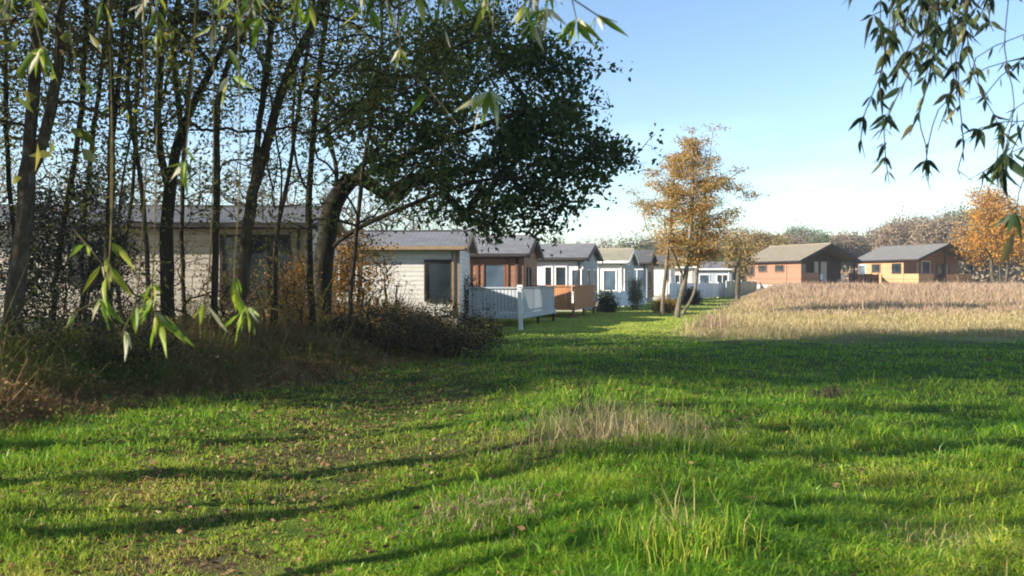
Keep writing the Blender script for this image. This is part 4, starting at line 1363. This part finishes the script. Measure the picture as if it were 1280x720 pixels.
left_shoots = [
    (2.6, [(137, -60), (139, 150), (138, 300), (134, 345), (126, 372), (95, 390), (76, 393)], [(0.84, 0.9, 1, 40), (0.97, 1.0, 5, 42)]),
    (2.6, [(134, -60), (141, 200), (136, 330), (128, 330), (108, 305), (90, 285)], [(0.86, 1.0, 8, 42)]),
    (2.6, [(193, -60), (196, 150), (193, 300), (190, 370), (196, 390), (190, 410)], [(0.95, 1.0, 10, 46)]),
    (2.5, [(178, -60), (182, 200), (170, 380), (155, 412), (150, 422)], [(0.97, 1.0, 5, 42)]),
    (2.6, [(262, -60), (267, 150), (262, 330), (252, 395)], [(0.96, 1.0, 2, 46)]),
    (2.6, [(294, -60), (300, 200), (293, 360), (308, 384), (335, 385), (352, 388)], [(0.90, 1.0, 11, 48)]),
    (2.7, [(246, -60), (240, 100), (232, 200), (240, 236)], [(0.93, 1.0, 5, 46)]),
    (2.5, [(38, -60), (42, 20), (52, 58), (70, 70)], [(0.6, 1.0, 10, 42)]),
    (2.7, [(84, -60), (88, 40), (102, 100), (112, 112)], [(0.9, 1.0, 3, 36)]),
    (2.6, [(262, -60), (266, 30), (256, 66)], [(0.85, 1.0, 4, 36)]),
    (2.6, [(322, -60), (326, 20), (320, 60)], [(0.8, 1.0, 4, 38)]),
    (2.7, [(288, -60), (286, 60), (290, 120)], [(0.9, 1.0, 5, 40)]),
    (2.6, [(618, -60), (616, 40), (608, 85), (612, 112), (622, 118)], [(0.93, 1.0, 13, 50)]),
    (2.7, [(498, -60), (500, 60), (512, 92), (535, 110), (572, 156)], [(0.60, 0.66, 3, 34), (0.8, 0.9, 1, 44)]),
    (2.7, [(560, -60), (568, -10), (574, 22)], [(0.5, 1.0, 10, 42)]),
    (2.7, [(520, -60), (524, -10), (520, 10)], [(0.5, 1.0, 9, 42)]),
    (2.8, [(600, -60), (610, -20), (612, 8)], [(0.5, 1.0, 8, 36)]),
    (2.9, [(660, -60), (664, 0), (666, 50)], [(0.6, 1.0, 9, 36)]),
    (2.8, [(470, -60), (466, 10), (455, 30)], [(0.6, 1.0, 6, 34)]),
    (2.8, [(420, -60), (430, 0), (436, 20)], [(0.6, 1.0, 6, 34)]),
    (2.8, [(712, -60), (714, -5), (720, 22), (733, 38)], [(0.93, 1.0, 6, 44)]),
    (2.8, [(714, -60), (718, 0), (745, 18), (772, 28)], [(0.9, 1.0, 4, 46)]),
    (2.8, [(690, -60), (685, -20), (688, -5)], [(0.8, 1.0, 5, 34)]),
    (2.8, [(740, -60), (745, -25), (748, -12)], [(0.7, 1.0, 6, 26)]),
    (2.9, [(900, -60), (902, -20), (900, -6)], [(0.8, 1.0, 4, 24)]),
]
for i in range(26):
    x0 = rs.uniform(-10, 690)
    y1 = rs.uniform(5, 55)
    dx = rs.uniform(-25, 25)
    left_shoots.append((rs.uniform(2.5, 3.1), [(x0, -60), (x0 + dx * 0.3, y1 * 0.2), (x0 + dx, y1)], [(0.4, 1.0, rs.randint(3, 7), rs.uniform(28, 42))]))
willow('willow_tree', 'yellowing willow with long pointed pale leaves drooping before the stand',
       [(-2.6, 1.2, -0.1), (-2.5, 1.3, 1.4), (-2.3, 1.5, 2.5), (-2.0, 1.8, 3.2)],
       [[(-2.35, 1.45, 2.4), (-1.8, 2.0, 2.85), (-1.2, 2.5, 2.95), (-0.6, 2.7, 2.95), (0.0, 2.75, 2.9), (0.35, 2.8, 2.8), (0.7, 2.85, 2.78)],
        [(-2.3, 1.5, 2.6), (-1.9, 2.2, 2.8), (-1.5, 2.6, 2.75)]],
       left_shoots, 'leaf_willow_green', 53, 0.09, 0.09, 'twig')

# ---------------------------------------------------------------- autumn air
kh = bpy.data.materials.new('haze')
kh.use_nodes = True
ht_ = kh.node_tree
ht_.nodes.remove(ht_.nodes['Principled BSDF'])
pv = ht_.nodes.new('ShaderNodeVolumePrincipled')
pv.inputs['Color'].default_value = (0.9, 0.94, 1.0, 1)
pv.inputs['Density'].default_value = 0.0006
pv.inputs['Anisotropy'].default_value = 0.2
ht_.links.new(pv.outputs[0], ht_.nodes['Material Output'].inputs['Volume'])
tag(MB().box(-1900, 1900, -300, 2200, -3, 16).build('haze', kh), 'thin autumn haze in the air over the whole site', 'haze', kind='stuff')

# ---------------------------------------------------------------- sky, sun, camera
w = bpy.data.worlds.new('World')
SC.world = w
w.use_nodes = True
nt = w.node_tree
bg = nt.nodes['Background']
SUN_EL, SUN_AZ = 22.5, 253.0       # compass bearing of the sun, view direction = north
sky = nt.nodes.new('ShaderNodeTexSky')
sky.sky_type = 'NISHITA'
sky.sun_disc = False
sky.sun_elevation = R(SUN_EL)
sky.sun_rotation = R(SUN_AZ)
sky.air_density = 1.0
sky.dust_density = 0.25
sky.ozone_density = 2.5
# thin high cloud low over the horizon
tc = nt.nodes.new('ShaderNodeTexCoord')
sep = nt.nodes.new('ShaderNodeSeparateXYZ')
nt.links.new(tc.outputs['Generated'], sep.inputs[0])
mp = nt.nodes.new('ShaderNodeMapping')
mp.inputs['Scale'].default_value = (2.2, 2.2, 9.0)
nt.links.new(tc.outputs['Generated'], mp.inputs['Vector'])
nz = nt.nodes.new('ShaderNodeTexNoise')
nz.inputs['Scale'].default_value = 2.4
nz.inputs['Detail'].default_value = 7
nz.inputs['Roughness'].default_value = 0.55
nt.links.new(mp.outputs[0], nz.inputs['Vector'])
cr = nt.nodes.new('ShaderNodeValToRGB')
cr.color_ramp.elements[0].position = 0.5
cr.color_ramp.elements[1].position = 0.66
nt.links.new(nz.outputs['Fac'], cr.inputs['Fac'])
lo = nt.nodes.new('ShaderNodeValToRGB')
e = lo.color_ramp.elements
e[0].position, e[0].color = 0.0, (0.3, 0.3, 0.3, 1)
e[1].position, e[1].color = 0.22, (0.0, 0.0, 0.0, 1)
nt.links.new(sep.outputs['Z'], lo.inputs['Fac'])
mu = nt.nodes.new('ShaderNodeMath')
mu.operation = 'MULTIPLY'
nt.links.new(cr.outputs['Color'], mu.inputs[0])
nt.links.new(lo.outputs['Color'], mu.inputs[1])
mx = nt.nodes.new('ShaderNodeMix')
mx.data_type = 'RGBA'
nt.links.new(mu.outputs[0], mx.inputs[0])
nt.links.new(sky.outputs[0], mx.inputs[6])
mx.inputs[7].default_value = (7.5, 7.8, 8.2, 1)
nt.links.new(mx.outputs[2], bg.inputs['Color'])
bg.inputs['Strength'].default_value = 0.096

sd = bpy.data.lights.new('sun', 'SUN')
sd.energy = 5.0
sd.angle = R(0.6)
sd.color = (1.0, 0.91, 0.77)
so = bpy.data.objects.new('sun', sd)
COL.objects.link(so)
az = R(SUN_AZ)
to_sun = np.array([math.sin(az) * math.cos(R(SUN_EL)), math.cos(az) * math.cos(R(SUN_EL)), math.sin(R(SUN_EL))])
from mathutils import Vector
so.rotation_euler = Vector(tuple(to_sun)).to_track_quat('Z', 'Y').to_euler()
so.location = tuple(to_sun * 60)

cd = bpy.data.cameras.new('camera')
cd.sensor_width = 36
cd.lens = 36 * FPX / 1280
cd.shift_y = -(360 - HZ) / 1280
cd.clip_start = 0.05
cd.clip_end = 6000
co_ = bpy.data.objects.new('camera', cd)
COL.objects.link(co_)
co_.location = (0, 0, CAM)
co_.rotation_euler = (R(90), 0, 0)
cd.dof.use_dof = True
cd.dof.focus_distance = 12.0
cd.dof.aperture_fstop = 4.5
SC.camera = co_

vs = SC.view_settings
vs.view_transform = 'Standard'
vs.look = 'None'
vs.gamma = 1
vs.exposure = 1.34
vs.use_curve_mapping = False
SC.cycles.filter_width = 1.9
SC.cycles.max_bounces = 6
SC.cycles.transparent_max_bounces = 4
